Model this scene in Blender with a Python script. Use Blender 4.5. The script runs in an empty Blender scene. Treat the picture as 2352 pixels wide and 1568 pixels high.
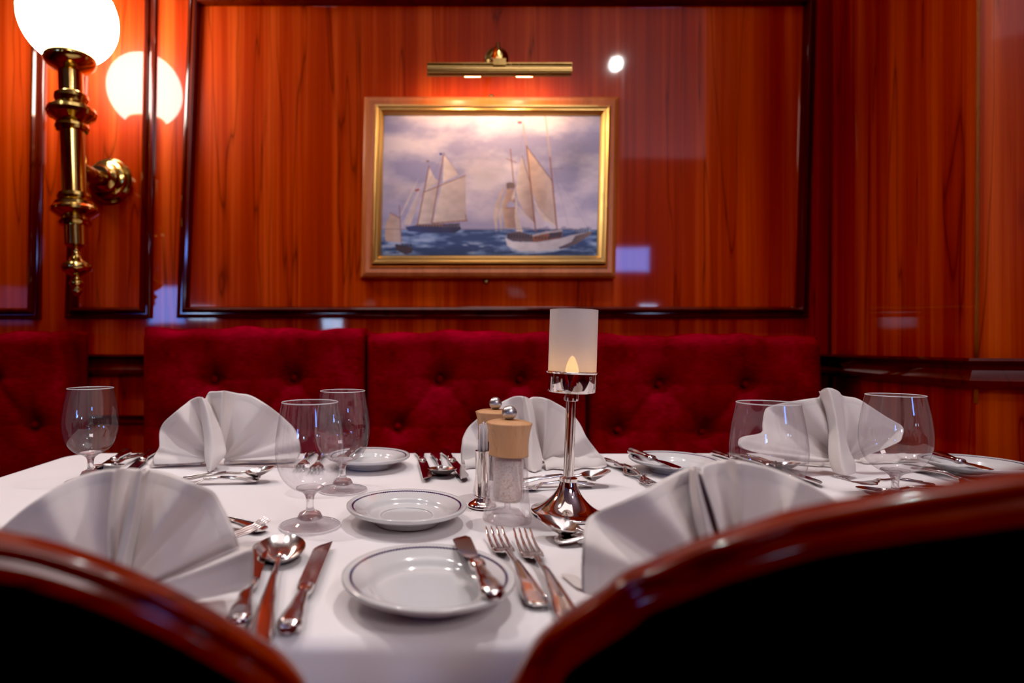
import bpy, bmesh, math, random
import numpy as np
from mathutils import Vector, Matrix, Euler
random.seed(4)
PI = math.pi
scene = bpy.context.scene
COL = scene.collection

# ------------------------------------------------------------------ measured camera
F, PX, PY = 1350.0, 950.0, 794.0          # focal length and principal point in photo pixels
EYE = 0.974                               # eye height, table top at 0.75
TZ = 0.75
WALL = 1.85
def P(u, v, d):                           # point seen at (u, v) at distance d
    return Vector(((u-PX)*d/F, d, EYE-(v-PY)*d/F))
def T(u, v, z=TZ):                        # point seen at (u, v) lying at height z
    d = F*(EYE-z)/(v-PY)
    return Vector(((u-PX)*d/F, d, z))

# ------------------------------------------------------------------ helpers
def link(name, mesh, mat=None, parent=None):
    o = bpy.data.objects.new(name, mesh); COL.objects.link(o)
    if mat is not None: mesh.materials.append(mat)
    if parent is not None: o.parent = parent
    return o
def tag(o, label=None, cat=None, group=None, kind=None):
    if label: o['label'] = label
    if cat: o['category'] = cat
    if group: o['group'] = group
    if kind: o['kind'] = kind
    return o
def thing(name, label, cat, loc=(0,0,0), rot=(0,0,0), group=None):
    o = bpy.data.objects.new(name, None); COL.objects.link(o)
    o.location = loc; o.rotation_euler = rot; o.empty_display_size = .05
    return tag(o, label, cat, group)
def mesh_from(name, verts, faces, smooth=True):
    m = bpy.data.meshes.new(name); m.from_pydata([tuple(v) for v in verts], [], faces); m.update()
    bm = bmesh.new(); bm.from_mesh(m)
    bmesh.ops.remove_doubles(bm, verts=bm.verts, dist=1e-6)
    bmesh.ops.recalc_face_normals(bm, faces=bm.faces); bm.to_mesh(m); bm.free()
    if smooth:
        m.polygons.foreach_set('use_smooth', [True]*len(m.polygons))
    return m
def autosmooth(m, ang=35):
    bm = bmesh.new(); bm.from_mesh(m)
    for e in bm.edges:
        if len(e.link_faces) == 2 and e.calc_face_angle(0) > math.radians(ang): e.smooth = False
    bm.to_mesh(m); bm.free(); return m
class MB:
    def __init__(s): s.v = []; s.f = []
    def add(s, v, f):
        n = len(s.v); s.v += [Vector(p) for p in v]; s.f += [tuple(i+n for i in q) for q in f]; return s
    def box(s, x0, x1, y0, y1, z0, z1):
        return s.add([(x0,y0,z0),(x1,y0,z0),(x1,y1,z0),(x0,y1,z0),(x0,y0,z1),(x1,y0,z1),(x1,y1,z1),(x0,y1,z1)],
                     [(0,3,2,1),(4,5,6,7),(0,1,5,4),(1,2,6,5),(2,3,7,6),(3,0,4,7)])
    def lathe(s, prof, seg=48, M=None, closed=False):
        v = []; f = []; n = len(prof)
        for k in range(seg):
            a = 2*PI*k/seg
            for r, z in prof:
                p = Vector((r*math.cos(a), r*math.sin(a), z)); v.append(M @ p if M else p)
        for k in range(seg):
            k2 = (k+1) % seg
            for i in range(n-1 if not closed else n):
                j = (i+1) % n
                f.append((k*n+i, k2*n+i, k2*n+j, k*n+j))
        return s.add(v, f)
    def sweep(s, rings, closed_ring=True, caps=True, loop=False):
        n = len(rings[0]); v = [p for r in rings for p in r]; f = []
        m = len(rings)
        for i in range(m if loop else m-1):
            i2 = (i+1) % m
            for j in range(n if closed_ring else n-1):
                j2 = (j+1) % n
                f.append((i*n+j, i*n+j2, i2*n+j2, i2*n+j))
        if caps and not loop and closed_ring:
            f.append(tuple(range(n))[::-1]); f.append(tuple((m-1)*n+j for j in range(n)))
        return s.add(v, f)
    def tube(s, pts, r, seg=12):
        rings = []
        pts = [Vector(p) for p in pts]
        up = Vector((0,0,1))
        for i, p in enumerate(pts):
            t = (pts[min(i+1, len(pts)-1)] - pts[max(i-1, 0)]).normalized()
            a = up.cross(t)
            if a.length < .05: a = Vector((1,0,0)).cross(t)
            a.normalize(); b = t.cross(a)
            rr = r[i] if isinstance(r, (list, tuple)) else r
            rings.append([p + a*rr*math.cos(2*PI*k/seg) + b*rr*math.sin(2*PI*k/seg) for k in range(seg)])
        return s.sweep(rings)
    def grid(s, rows):
        n = len(rows[0]); v = [p for r in rows for p in r]
        f = [(i*n+j, i*n+j+1, (i+1)*n+j+1, (i+1)*n+j) for i in range(len(rows)-1) for j in range(n-1)]
        return s.add(v, f)
    def build(s, name, mat=None, parent=None, smooth=True, auto=None):
        m = mesh_from(name, s.v, s.f, smooth)
        if auto: autosmooth(m, auto)
        return link(name, m, mat, parent)
def bevel(o, w, seg=2):
    b = o.modifiers.new('b', 'BEVEL'); b.width = w; b.segments = seg; b.limit_method = 'ANGLE'; return o
def catmull(pts, n):
    pts = [Vector(p) for p in pts]; out = []
    q = [2*pts[0]-pts[1]] + pts + [2*pts[-1]-pts[-2]]
    L = [0]
    for i in range(len(pts)-1): L.append(L[-1] + max((pts[i+1]-pts[i]).length, 1e-6))
    for k in range(n):
        s = L[-1]*k/(n-1); i = 0
        while i < len(pts)-2 and s > L[i+1]: i += 1
        t = (s-L[i])/(L[i+1]-L[i]); p0, p1, p2, p3 = q[i:i+4]
        out.append(.5*((2*p1) + (p2-p0)*t + (2*p0-5*p1+4*p2-p3)*t*t + (3*p1-p0-3*p2+p3)*t**3))
    return out
def lerp(a, b, t): return a + (b-a)*t
def sstep(a, b, x):
    t = min(1, max(0, (x-a)/(b-a))); return t*t*(3-2*t)

# ------------------------------------------------------------------ materials
def mat(name, **kw):
    m = bpy.data.materials.new(name); m.use_nodes = True
    b = m.node_tree.nodes['Principled BSDF']
    for k, v in kw.items(): b.inputs[k.replace('_', ' ')].default_value = v
    return m
def N(m, t, **kw):
    n = m.node_tree.nodes.new(t)
    for k, v in kw.items():
        if hasattr(n, k) and not k in n.inputs.keys(): setattr(n, k, v)
        else: n.inputs[k].default_value = v
    return n
def L(m, a, b): m.node_tree.links.new(a, b)
def ramp(m, stops):
    r = m.node_tree.nodes.new('ShaderNodeValToRGB'); e = r.color_ramp.elements
    while len(e) > len(stops): e.remove(e[-1])
    while len(e) < len(stops): e.new(1)
    for el, (p, c) in zip(e, stops): el.position = p; el.color = (*c, 1)
    return r
def wood(name, dark, mid, light, scale=(9, 9, .55), rough=.35, coat=1.0, bump=.0, coat_rough=.04, axis='Z', wav=.0, vein=7.0, vf=.85, cior=1.5):
    m = mat(name, Roughness=rough, Specular_IOR_Level=.08, Coat_Weight=coat, Coat_Roughness=coat_rough, Coat_IOR=cior)
    b = m.node_tree.nodes['Principled BSDF']
    tc = N(m, 'ShaderNodeTexCoord'); mp = N(m, 'ShaderNodeMapping')
    mp.inputs['Scale'].default_value = scale; L(m, tc.outputs['Object'], mp.inputs['Vector'])
    n1 = N(m, 'ShaderNodeTexNoise', Scale=1.0, Detail=7.0, Roughness=.58, Distortion=.45); L(m, mp.outputs[0], n1.inputs['Vector'])
    mp2 = N(m, 'ShaderNodeMapping'); mp2.inputs['Scale'].default_value = tuple(s*7 if s > 1 else s*2 for s in scale)
    L(m, tc.outputs['Object'], mp2.inputs['Vector'])
    n2 = N(m, 'ShaderNodeTexNoise', Scale=1.0, Detail=6.0, Roughness=.7); L(m, mp2.outputs[0], n2.inputs['Vector'])
    mix = N(m, 'ShaderNodeMath', operation='MULTIPLY_ADD'); mix.inputs[1].default_value = .35
    L(m, n2.outputs['Fac'], mix.inputs[0]); 
    sc = N(m, 'ShaderNodeMath', operation='MULTIPLY'); sc.inputs[1].default_value = .75; L(m, n1.outputs['Fac'], sc.inputs[0])
    L(m, sc.outputs[0], mix.inputs[2])
    # thin dark vein lines where a broad warped noise crosses a level
    mp3 = N(m, 'ShaderNodeMapping'); mp3.inputs['Scale'].default_value = tuple(s*.6 if s > 1 else s*1.5 for s in scale)
    mp3.inputs['Location'].default_value = (3.1, 1.7, .4)
    L(m, tc.outputs['Object'], mp3.inputs['Vector'])
    n3 = N(m, 'ShaderNodeTexNoise', Scale=1.0, Detail=3.0, Roughness=.5, Distortion=.5); L(m, mp3.outputs[0], n3.inputs['Vector'])
    su = N(m, 'ShaderNodeMath', operation='MULTIPLY'); su.inputs[1].default_value = vein; L(m, n3.outputs['Fac'], su.inputs[0])
    fr = N(m, 'ShaderNodeMath', operation='PINGPONG'); fr.inputs[1].default_value = .5; L(m, su.outputs[0], fr.inputs[0])
    vr = ramp(m, [(0, (0.30,)*3), (.022, (.70,)*3), (.08, (1,)*3)]); L(m, fr.outputs[0], vr.inputs['Fac'])
    cr = ramp(m, [(.22, dark), (.52, mid), (.84, light)]); L(m, mix.outputs[0], cr.inputs['Fac'])
    mu = N(m, 'ShaderNodeMix', data_type='RGBA', blend_type='MULTIPLY'); mu.inputs['Factor'].default_value = vf
    L(m, cr.outputs['Color'], mu.inputs['A']); L(m, vr.outputs['Color'], mu.inputs['B'])
    L(m, mu.outputs['Result'], b.inputs['Base Color'])
    if wav:
        nw = N(m, 'ShaderNodeTexNoise', Scale=3.0, Detail=1.0); L(m, tc.outputs['Object'], nw.inputs['Vector'])
        bp = N(m, 'ShaderNodeBump', Strength=wav, Distance=.02); L(m, nw.outputs['Fac'], bp.inputs['Height'])
        L(m, bp.outputs[0], b.inputs['Coat Normal'])
    return m
M = {}
M['panel'] = wood('lacquered_cherry', (.10,.003,.001), (.29,.024,.003), (.64,.098,.013), scale=(13, 13, .30), wav=.05, vein=5.0, vf=.8, cior=1.38)
M['trim'] = wood('dark_mahogany_trim', (.018,.002,.001), (.055,.006,.0025), (.1,.012,.004), rough=.28, coat_rough=.08)
M['chairwood'] = wood('mahogany_chair', (.05,.004,.0012), (.15,.014,.003), (.27,.034,.007), scale=(3, 14, 14), rough=.3, coat=.7, coat_rough=.09)
M['framewood'] = wood('picture_frame_wood', (.26,.055,.014), (.38,.10,.026), (.5,.16,.045), vf=.3, scale=(14, 14, 3), rough=.4, coat=.3, coat_rough=.3)
M['beech'] = wood('oiled_beech', (.50,.26,.12), (.58,.31,.15), (.66,.38,.2), scale=(60, 60, 7), rough=.38, coat=.35, coat_rough=.2, vf=.25)
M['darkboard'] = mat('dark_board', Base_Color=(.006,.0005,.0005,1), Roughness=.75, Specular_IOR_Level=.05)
def velvet():
    m = mat('crimson_velvet', Roughness=.85, Sheen_Weight=.12, Sheen_Roughness=.35, Specular_IOR_Level=.0)
    b = m.node_tree.nodes['Principled BSDF']; b.inputs['Sheen Tint'].default_value = (1,.02,.06,1)
    tc = N(m, 'ShaderNodeTexCoord')
    n1 = N(m, 'ShaderNodeTexNoise', Scale=9.0, Detail=5.0, Roughness=.6); L(m, tc.outputs['Object'], n1.inputs['Vector'])
    mp = N(m, 'ShaderNodeMapping'); mp.inputs['Scale'].default_value = (60, 60, 420); L(m, tc.outputs['Object'], mp.inputs['Vector'])
    n2 = N(m, 'ShaderNodeTexNoise', Scale=1.0, Detail=3.0); L(m, mp.outputs[0], n2.inputs['Vector'])
    ad = N(m, 'ShaderNodeMath', operation='MULTIPLY_ADD'); ad.inputs[1].default_value = .45
    L(m, n2.outputs['Fac'], ad.inputs[0]); 
    h = N(m, 'ShaderNodeMath', operation='MULTIPLY'); h.inputs[1].default_value = .6; L(m, n1.outputs['Fac'], h.inputs[0]); L(m, h.outputs[0], ad.inputs[2])
    cr = ramp(m, [(.32, (.07,.0002,.004)), (.55, (.19,.0003,.012)), (.75, (.33,.0006,.024))]); L(m, ad.outputs[0], cr.inputs['Fac'])
    L(m, cr.outputs['Color'], b.inputs['Base Color'])
    bp = N(m, 'ShaderNodeBump', Strength=.35, Distance=.002); L(m, n2.outputs['Fac'], bp.inputs['Height']); L(m, bp.outputs[0], b.inputs['Normal'])
    return m
M['velvet'] = velvet()
def cloth(name, col, weave=900, wr=.25):
    m = mat(name, Base_Color=(*col, 1), Roughness=.8, Sheen_Weight=.12, Specular_IOR_Level=.25)
    b = m.node_tree.nodes['Principled BSDF']
    tc = N(m, 'ShaderNodeTexCoord')
    n1 = N(m, 'ShaderNodeTexNoise', Scale=float(weave), Detail=2.0); L(m, tc.outputs['Object'], n1.inputs['Vector'])
    n2 = N(m, 'ShaderNodeTexNoise', Scale=14.0, Detail=4.0, Roughness=.55, Distortion=.8); L(m, tc.outputs['Object'], n2.inputs['Vector'])
    b1 = N(m, 'ShaderNodeBump', Strength=.12, Distance=.0006); L(m, n1.outputs['Fac'], b1.inputs['Height'])
    b2 = N(m, 'ShaderNodeBump', Strength=wr, Distance=.006); L(m, n2.outputs['Fac'], b2.inputs['Height']); L(m, b1.outputs[0], b2.inputs['Normal'])
    L(m, b2.outputs[0], b.inputs['Normal'])
    return m
M['cloth'] = cloth('white_tablecloth', (.77,.735,.75), wr=.12)
M['napkin'] = cloth('white_napkin', (.81,.755,.735), wr=.3)
# a napkin lets a little light through
_m = M['napkin']; _b = _m.node_tree.nodes['Principled BSDF']
_t = N(_m, 'ShaderNodeBsdfTranslucent'); _t.inputs['Color'].default_value = (.72,.60,.52,1)
_x = N(_m, 'ShaderNodeMixShader'); _x.inputs[0].default_value = .22
L(_m, _b.outputs[0], _x.inputs[1]); L(_m, _t.outputs[0], _x.inputs[2]); L(_m, _x.outputs[0], _m.node_tree.nodes['Material Output'].inputs['Surface'])
def metal(name, col, rough, scr=0.0):
    m = mat(name, Base_Color=(*col, 1), Metallic=1.0, Roughness=rough)
    b = m.node_tree.nodes['Principled BSDF']
    tc = N(m, 'ShaderNodeTexCoord'); n = N(m, 'ShaderNodeTexNoise', Scale=45.0, Detail=6.0); L(m, tc.outputs['Object'], n.inputs['Vector'])
    mr = N(m, 'ShaderNodeMapRange'); mr.inputs['To Min'].default_value = rough*.7; mr.inputs['To Max'].default_value = rough*1.5
    L(m, n.outputs['Fac'], mr.inputs['Value']); L(m, mr.outputs[0], b.inputs['Roughness'])
    return m
M['steel'] = metal('polished_cutlery_steel', (.70,.66,.64), .13)
M['chrome'] = metal('silver_plate', (.80,.74,.70), .06)
M['brushed'] = metal('brushed_steel', (.55,.54,.54), .33)
M['brass'] = metal('aged_brass', (.60,.41,.13), .13)
M['brassdark'] = metal('dark_brass', (.33,.22,.08), .22)
M['gold'] = metal('gilded_moulding', (.62,.40,.14), .34)
def plate_mat():
    m = mat('glazed_porcelain', Roughness=.12, Coat_Weight=.6, Coat_Roughness=.03, Specular_IOR_Level=.55)
    b = m.node_tree.nodes['Principled BSDF']
    tc = N(m, 'ShaderNodeTexCoord'); sp = N(m, 'ShaderNodeSeparateXYZ'); L(m, tc.outputs['Object'], sp.inputs[0])
    a = N(m, 'ShaderNodeMath', operation='ARCTAN2'); L(m, sp.outputs['Y'], a.inputs[0]); L(m, sp.outputs['X'], a.inputs[1])
    x2 = N(m, 'ShaderNodeMath', operation='MULTIPLY'); L(m, sp.outputs['X'], x2.inputs[0]); L(m, sp.outputs['X'], x2.inputs[1])
    y2 = N(m, 'ShaderNodeMath', operation='MULTIPLY_ADD'); L(m, sp.outputs['Y'], y2.inputs[0]); L(m, sp.outputs['Y'], y2.inputs[1]); L(m, x2.outputs[0], y2.inputs[2])
    r = N(m, 'ShaderNodeMath', operation='SQRT'); L(m, y2.outputs[0], r.inputs[0])
    k = N(m, 'ShaderNodeMath', operation='MULTIPLY_ADD'); k.inputs[1].default_value = 130; L(m, a.outputs[0], k.inputs[0])
    k2 = N(m, 'ShaderNodeMath', operation='MULTIPLY'); k2.inputs[1].default_value = 1500; L(m, r.outputs[0], k2.inputs[0]); L(m, k2.outputs[0], k.inputs[2])
    s = N(m, 'ShaderNodeMath', operation='SINE'); L(m, k.outputs[0], s.inputs[0])
    d = N(m, 'ShaderNodeMath', operation='SUBTRACT'); d.inputs[1].default_value = .0688; L(m, r.outputs[0], d.inputs[0])
    ab = N(m, 'ShaderNodeMath', operation='ABSOLUTE'); L(m, d.outputs[0], ab.inputs[0])
    w = N(m, 'ShaderNodeMath', operation='MULTIPLY_ADD'); w.inputs[1].default_value = .00040; w.inputs[2].default_value = .00115; L(m, s.outputs[0], w.inputs[0])
    lt = N(m, 'ShaderNodeMath', operation='LESS_THAN'); L(m, ab.outputs[0], lt.inputs[0]); L(m, w.outputs[0], lt.inputs[1])
    up = N(m, 'ShaderNodeMath', operation='GREATER_THAN'); up.inputs[1].default_value = .0188; L(m, sp.outputs['Z'], up.inputs[0])
    an = N(m, 'ShaderNodeMath', operation='MULTIPLY'); L(m, lt.outputs[0], an.inputs[0]); L(m, up.outputs[0], an.inputs[1])
    mx = N(m, 'ShaderNodeMix', data_type='RGBA'); L(m, an.outputs[0], mx.inputs['Factor'])
    mx.inputs['A'].default_value = (.60,.60,.61,1); mx.inputs['B'].default_value = (.018,.014,.075,1)
    L(m, mx.outputs['Result'], b.inputs['Base Color'])
    return m
M['plate'] = plate_mat()
def thin_glass():
    m = bpy.data.materials.new('thin_clear_glass'); m.use_nodes = True; nt = m.node_tree
    nt.nodes.remove(nt.nodes['Principled BSDF']); out = nt.nodes['Material Output']
    tr = N(m, 'ShaderNodeBsdfTransparent'); gl = N(m, 'ShaderNodeBsdfGlossy', Roughness=.02)
    lw = N(m, 'ShaderNodeLayerWeight', Blend=.5)
    cr = ramp(m, [(0, (.98,.97,.98)), (.8, (.94,.93,.94)), (1, (.55,.53,.55))]); L(m, lw.outputs['Facing'], cr.inputs['Fac']); L(m, cr.outputs['Color'], tr.inputs['Color'])
    l2 = N(m, 'ShaderNodeLayerWeight', Blend=.5)
    mr = ramp(m, [(0, (.075,)*3), (.55, (.10,)*3), (.8, (.22,)*3), (.93, (.4,)*3), (1, (.85,)*3)]); L(m, l2.outputs['Facing'], mr.inputs['Fac'])
    mx = N(m, 'ShaderNodeMixShader'); L(m, mr.outputs[0], mx.inputs[0]); L(m, tr.outputs[0], mx.inputs[1]); L(m, gl.outputs[0], mx.inputs[2])
    df = N(m, 'ShaderNodeBsdfDiffuse'); df.inputs['Color'].default_value = (.85,.8,.84,1)
    m2 = N(m, 'ShaderNodeMixShader'); m2.inputs[0].default_value = .02; L(m, mx.outputs[0], m2.inputs[1]); L(m, df.outputs[0], m2.inputs[2])  # weak white diffuse paints in the haze of the reflected tablecloth
    L(m, m2.outputs[0], out.inputs['Surface']); return m
M['thin'] = thin_glass()
M['glass'] = mat('solid_clear_glass', Base_Color=(.97,.96,.97,1), Transmission_Weight=1.0, Roughness=.01, IOR=1.48)
def soft_glass(name, ior, k):
    m = mat(name, Base_Color=(.97,.95,.96,1), Transmission_Weight=1.0, Roughness=.015, IOR=ior); nt = m.node_tree
    g = N(m, 'ShaderNodeBsdfTransparent'); g.inputs['Color'].default_value = (.97,.96,.97,1); x = N(m, 'ShaderNodeMixShader'); x.inputs[0].default_value = k
    L(m, nt.nodes['Principled BSDF'].outputs[0], x.inputs[1]); L(m, g.outputs[0], x.inputs[2]); L(m, x.outputs[0], nt.nodes['Material Output'].inputs['Surface']); return m
M['soft'] = soft_glass('clear_pressed_glass', 1.45, .55)
M['wall'] = soft_glass('clear_acrylic_wall', 1.33, .68)
M['softer'] = soft_glass('clear_stem_glass', 1.48, .25)
M['rim'] = mat('painted_glint_glass_rim', Base_Color=(.9,.86,.88,1), Transmission_Weight=.3, Roughness=.15, IOR=1.5)  # whitish colour paints in the bright glint along the clear glass edges
M['acrylic'] = mat('clear_acrylic', Base_Color=(.95,.94,.95,1), Transmission_Weight=1.0, Roughness=.02, IOR=1.35)
def salt():
    m = mat('coarse_salt', Roughness=.7); b = m.node_tree.nodes['Principled BSDF']
    tc = N(m, 'ShaderNodeTexCoord'); v = N(m, 'ShaderNodeTexNoise', Scale=420.0, Detail=3.0); L(m, tc.outputs['Object'], v.inputs['Vector'])
    cr = ramp(m, [(.3, (.72,.50,.40)), (.46, (.90,.78,.70)), (.62, (.97,.91,.86))]); L(m, v.outputs['Fac'], cr.inputs['Fac']); L(m, cr.outputs['Color'], b.inputs['Base Color'])
    bp = N(m, 'ShaderNodeBump', Strength=.8, Distance=.001); L(m, v.outputs['Fac'], bp.inputs['Height']); L(m, bp.outputs[0], b.inputs['Normal']); return m
M['salt'] = salt()
def pepper():
    m = mat('peppercorns', Roughness=.8); b = m.node_tree.nodes['Principled BSDF']
    tc = N(m, 'ShaderNodeTexCoord'); v = N(m, 'ShaderNodeTexVoronoi', Scale=260.0); L(m, tc.outputs['Object'], v.inputs['Vector'])
    cr = ramp(m, [(0, (.10,.07,.05)), (.7, (.02,.014,.01))]); L(m, v.outputs['Distance'], cr.inputs['Fac']); L(m, cr.outputs['Color'], b.inputs['Base Color']); return m
M['pepper'] = pepper()
M['paper'] = mat('white_paper', Base_Color=(.78,.76,.76,1), Roughness=.6)
def frosted():
    m = bpy.data.materials.new('frosted_glass'); m.use_nodes = True; nt = m.node_tree
    b = nt.nodes['Principled BSDF']; b.inputs['Base Color'].default_value = (.74,.71,.71,1); b.inputs['Roughness'].default_value = .5
    t = N(m, 'ShaderNodeBsdfTranslucent'); t.inputs['Color'].default_value = (.75,.70,.67,1)
    x = N(m, 'ShaderNodeMixShader'); x.inputs[0].default_value = .32
    g = N(m, 'ShaderNodeBsdfTransparent'); x2 = N(m, 'ShaderNodeMixShader'); x2.inputs[0].default_value = .26
    L(m, b.outputs[0], x.inputs[1]); L(m, t.outputs[0], x.inputs[2]); L(m, x.outputs[0], x2.inputs[1]); L(m, g.outputs[0], x2.inputs[2])
    L(m, x2.outputs[0], nt.nodes['Material Output'].inputs['Surface']); return m
M['frosted'] = frosted()
def emit(name, col, s):
    m = bpy.data.materials.new(name); m.use_nodes = True; nt = m.node_tree; nt.nodes.remove(nt.nodes['Principled BSDF'])
    e = N(m, 'ShaderNodeEmission'); e.inputs['Color'].default_value = (*col, 1); e.inputs['Strength'].default_value = s
    L(m, e.outputs[0], nt.nodes['Material Output'].inputs['Surface']); return m
M['flame'] = emit('amber_candle_bulb', (1,.5,.12), 10.0)
M['globe'] = emit('opal_globe_glow', (1,.86,.76), 38.0)
M['bulb'] = emit('warm_bulb', (1,.62,.28), 25.0)
M['blue'] = emit('blue_window_light', (.12,.30,1.0), 20.0)
M['bluewhite'] = emit('pale_blue_light', (.45,.65,1.0), 26.0)
M['white'] = emit('downlight_glow', (1,.92,.85), 30.0)
M['ceil'] = mat('ceiling_paint', Base_Color=(.45,.36,.40,1), Roughness=.6)
def carpet():
    m = mat('dark_red_carpet', Roughness=.95); b = m.node_tree.nodes['Principled BSDF']
    tc = N(m, 'ShaderNodeTexCoord'); n = N(m, 'ShaderNodeTexNoise', Scale=60.0, Detail=3.0); L(m, tc.outputs['Object'], n.inputs['Vector'])
    cr = ramp(m, [(.35, (.03,.004,.004)), (.65, (.10,.012,.012))]); L(m, n.outputs['Fac'], cr.inputs['Fac']); L(m, cr.outputs['Color'], b.inputs['Base Color']); return m
M['carpet'] = carpet()

# ------------------------------------------------------------------ the room
CZ = 3.3                                           # ceiling
def wpt(u, v, d=WALL): p = P(u, v, d); return p.x, p.z
def struct(o): return tag(o, kind='structure')
XL, XR, YB = -4.2, 4.2, -4.0
struct(MB().box(XL, XR, YB, WALL+.1, -.05, 0).build('floor', M['carpet'], smooth=False))
struct(MB().box(XL, XR, YB, WALL+.1, CZ, CZ+.05).build('ceiling', M['ceil'], smooth=False))
struct(MB().box(XL, 1.31, WALL, WALL+.1, 0, CZ).build('wall_back', M['panel'], smooth=False))
struct(MB().box(XL-.1, XL, YB, WALL+.1, 0, CZ).build('wall_left', M['panel'], smooth=False))
struct(MB().box(XR, XR+.1, YB, WALL+.1, 0, CZ).build('wall_right', M['panel'], smooth=False))
struct(MB().box(XL, XR, YB-.1, YB, 0, CZ).build('wall_front', M['panel'], smooth=False))
# angled pillar on the right
PA = Vector((1.309, WALL, 0)); PB = Vector((1.211, 1.266, 0)); PC = Vector((4.2, .35, 0))
def slab(name, a, b, z0, z1, th, material, off=0.0):
    d = (b-a).normalized(); n = Vector((d.y, -d.x, 0))       # n points away from the room for a->b
    if n.dot(Vector((0,0,0))-a) > 0: n = -n
    m = MB(); v = []
    for z in (z0, z1):
        for p, q in ((a, -off), (b, -off), (b, th), (a, th)): v.append((p + n*q) + Vector((0,0,z)))
    m.add(v, [(0,3,2,1),(4,5,6,7),(0,1,5,4),(1,2,6,5),(2,3,7,6),(3,0,4,7)])
    return m.build(name, material, smooth=False)
wr1 = MB().add([(PA.x, PA.y, 0), (PB.x, PB.y, 0), (PC.x, PC.y, 0), (PC.x, WALL+.1, 0), (PA.x, WALL+.1, 0),
                (PA.x, PA.y, CZ), (PB.x, PB.y, CZ), (PC.x, PC.y, CZ), (PC.x, WALL+.1, CZ), (PA.x, WALL+.1, CZ)],
               [(0,1,6,5),(1,2,7,6),(2,3,8,7),(3,4,9,8),(4,0,5,9),(4,3,2,1,0),(5,6,7,8,9)]).build('wall_pillar', M['panel'], smooth=False)
struct(wr1)
# dark joint in the corner and pale edge bead on the pillar
struct(MB().tube([(PB.x, PB.y, .85), (PB.x+.012, PB.y-.004, CZ)], .004).build('trim_7', M['framewood']))
struct(MB().tube([(PA.x-.004, PA.y-.006, .1), (PA.x+.02, PA.y-.006, CZ)], .007).build('trim_8', M['trim']))

# panel mouldings: profile swept round a four cornered outline
MOULD = [(0, 0), (0, .010), (.004, .013), (.009, .014), (.012, .010), (.016, .010), (.019, .019), (.025, .024), (.031, .021), (.034, .012), (.036, .0)]
def mould(name, quad, y, prof, material, k=1.0, auto=30):
    c = [Vector((x, 0, z)) for x, z in quad]; n = 4; rings = []
    for i in range(n):
        p, a, b = c[i], c[i-1], c[(i+1) % n]
        e1 = (p-a).normalized(); e2 = (b-p).normalized()
        n1 = Vector((e1.z, 0, -e1.x)); n2 = Vector((e2.z, 0, -e2.x))
        bis = (n1+n2); bis = bis/ max(bis.dot(n1), .2)
        cen = sum(c, Vector())/4
        if bis.dot(cen-p) < 0: bis = -bis
        rings.append([Vector((p.x, y-h*k, p.z)) + bis*w*k for w, h in prof])
    return MB().sweep(rings, closed_ring=False, caps=False, loop=True).build(name, material, auto=auto)
def q(*uv, d=WALL): return [wpt(u, v, d) for u, v in uv]
t1 = mould('trim_1', q((408,730), (436,-12), (1872,-12), (1852,730)), WALL, MOULD, M['trim']); struct(t1)
t2 = mould('trim_2', q((153,731), (178,-60), (362,-60), (349,731)), WALL, MOULD, M['trim']); struct(t2)
t3 = mould('trim_3', q((-640,733), (-620,-90), (110,-90), (95,733)), WALL, MOULD, M['trim']); struct(t3)
# dado rails
RAIL = [(0,0), (.030,0), (.032,-.006), (.026,-.012), (.020,-.016), (.018,-.026), (.024,-.040), (.030,-.048), (.030,-.058), (.020,-.064), (.0,-.068)]
def rail(name, pts, z, prof=RAIL, k=1.0):
    rings = []
    for i, (p, nrm) in enumerate(pts):
        rings.append([Vector((p[0], p[1], z)) + Vector(nrm)*o*k + Vector((0,0,h*k)) for o, h in prof])
    return MB().sweep(rings, closed_ring=True, caps=True).build(name, M['trim'], auto=30)
d1 = (PB-PA).normalized(); nA = Vector((d1.y, -d1.x, 0)); nA = nA if nA.x < 0 else -nA
d2 = (PC-PB).normalized(); nB = Vector((d2.y, -d2.x, 0)); nB = nB if nB.y < 0 else -nB
nAB = (nA+nB); nAB = nAB/nAB.dot(nA)
ny = Vector((0,-1,0)); nC = ny+nA; nC = nC/nC.dot(nA)
zr = .948
struct(rail('trim_4', [((XL+.01, WALL), ny), ((PA.x, PA.y), nC)], zr))
struct(rail('trim_5', [((PA.x, PA.y), nC), ((PB.x, PB.y), nAB), ((PC.x-.02, PC.y), nB)], zr))
struct(rail('trim_6', [((XL+.01, WALL), ny), ((PA.x, PA.y), nC)], .757, k=.45))
# added pale reflection panel and glowing windows behind the camera, seen only as reflections in the lacquer
for i, (x0, x1, z0, z1, m) in enumerate([(2.55, 3.1, 1.95, 2.25, 'blue'), (2.95, 3.2, 1.42, 1.52, 'bluewhite'), (4.0, 4.15, 1.4, 1.5, 'bluewhite'),
                                         (-3.45, -3.0, 1.25, 1.75, 'blue'), (-2.95, -2.6, 1.3, 1.48, 'bluewhite'), (-1.2, -.9, 1.2, 1.35, 'bluewhite')]):
    w = MB().box(x0, x1, YB, YB+.012, z0, z1).build('window_%d' % (i+1), M[m], smooth=False); struct(w)
    fr = mould('window_frame', [(x0-.03, z0-.03), (x0-.03, z1+.03), (x1+.03, z1+.03), (x1+.03, z0-.03)], YB+.002, [(0,0),(0,-.02),(.03,-.02),(.03,0)], M['trim']); fr.parent = w

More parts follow.
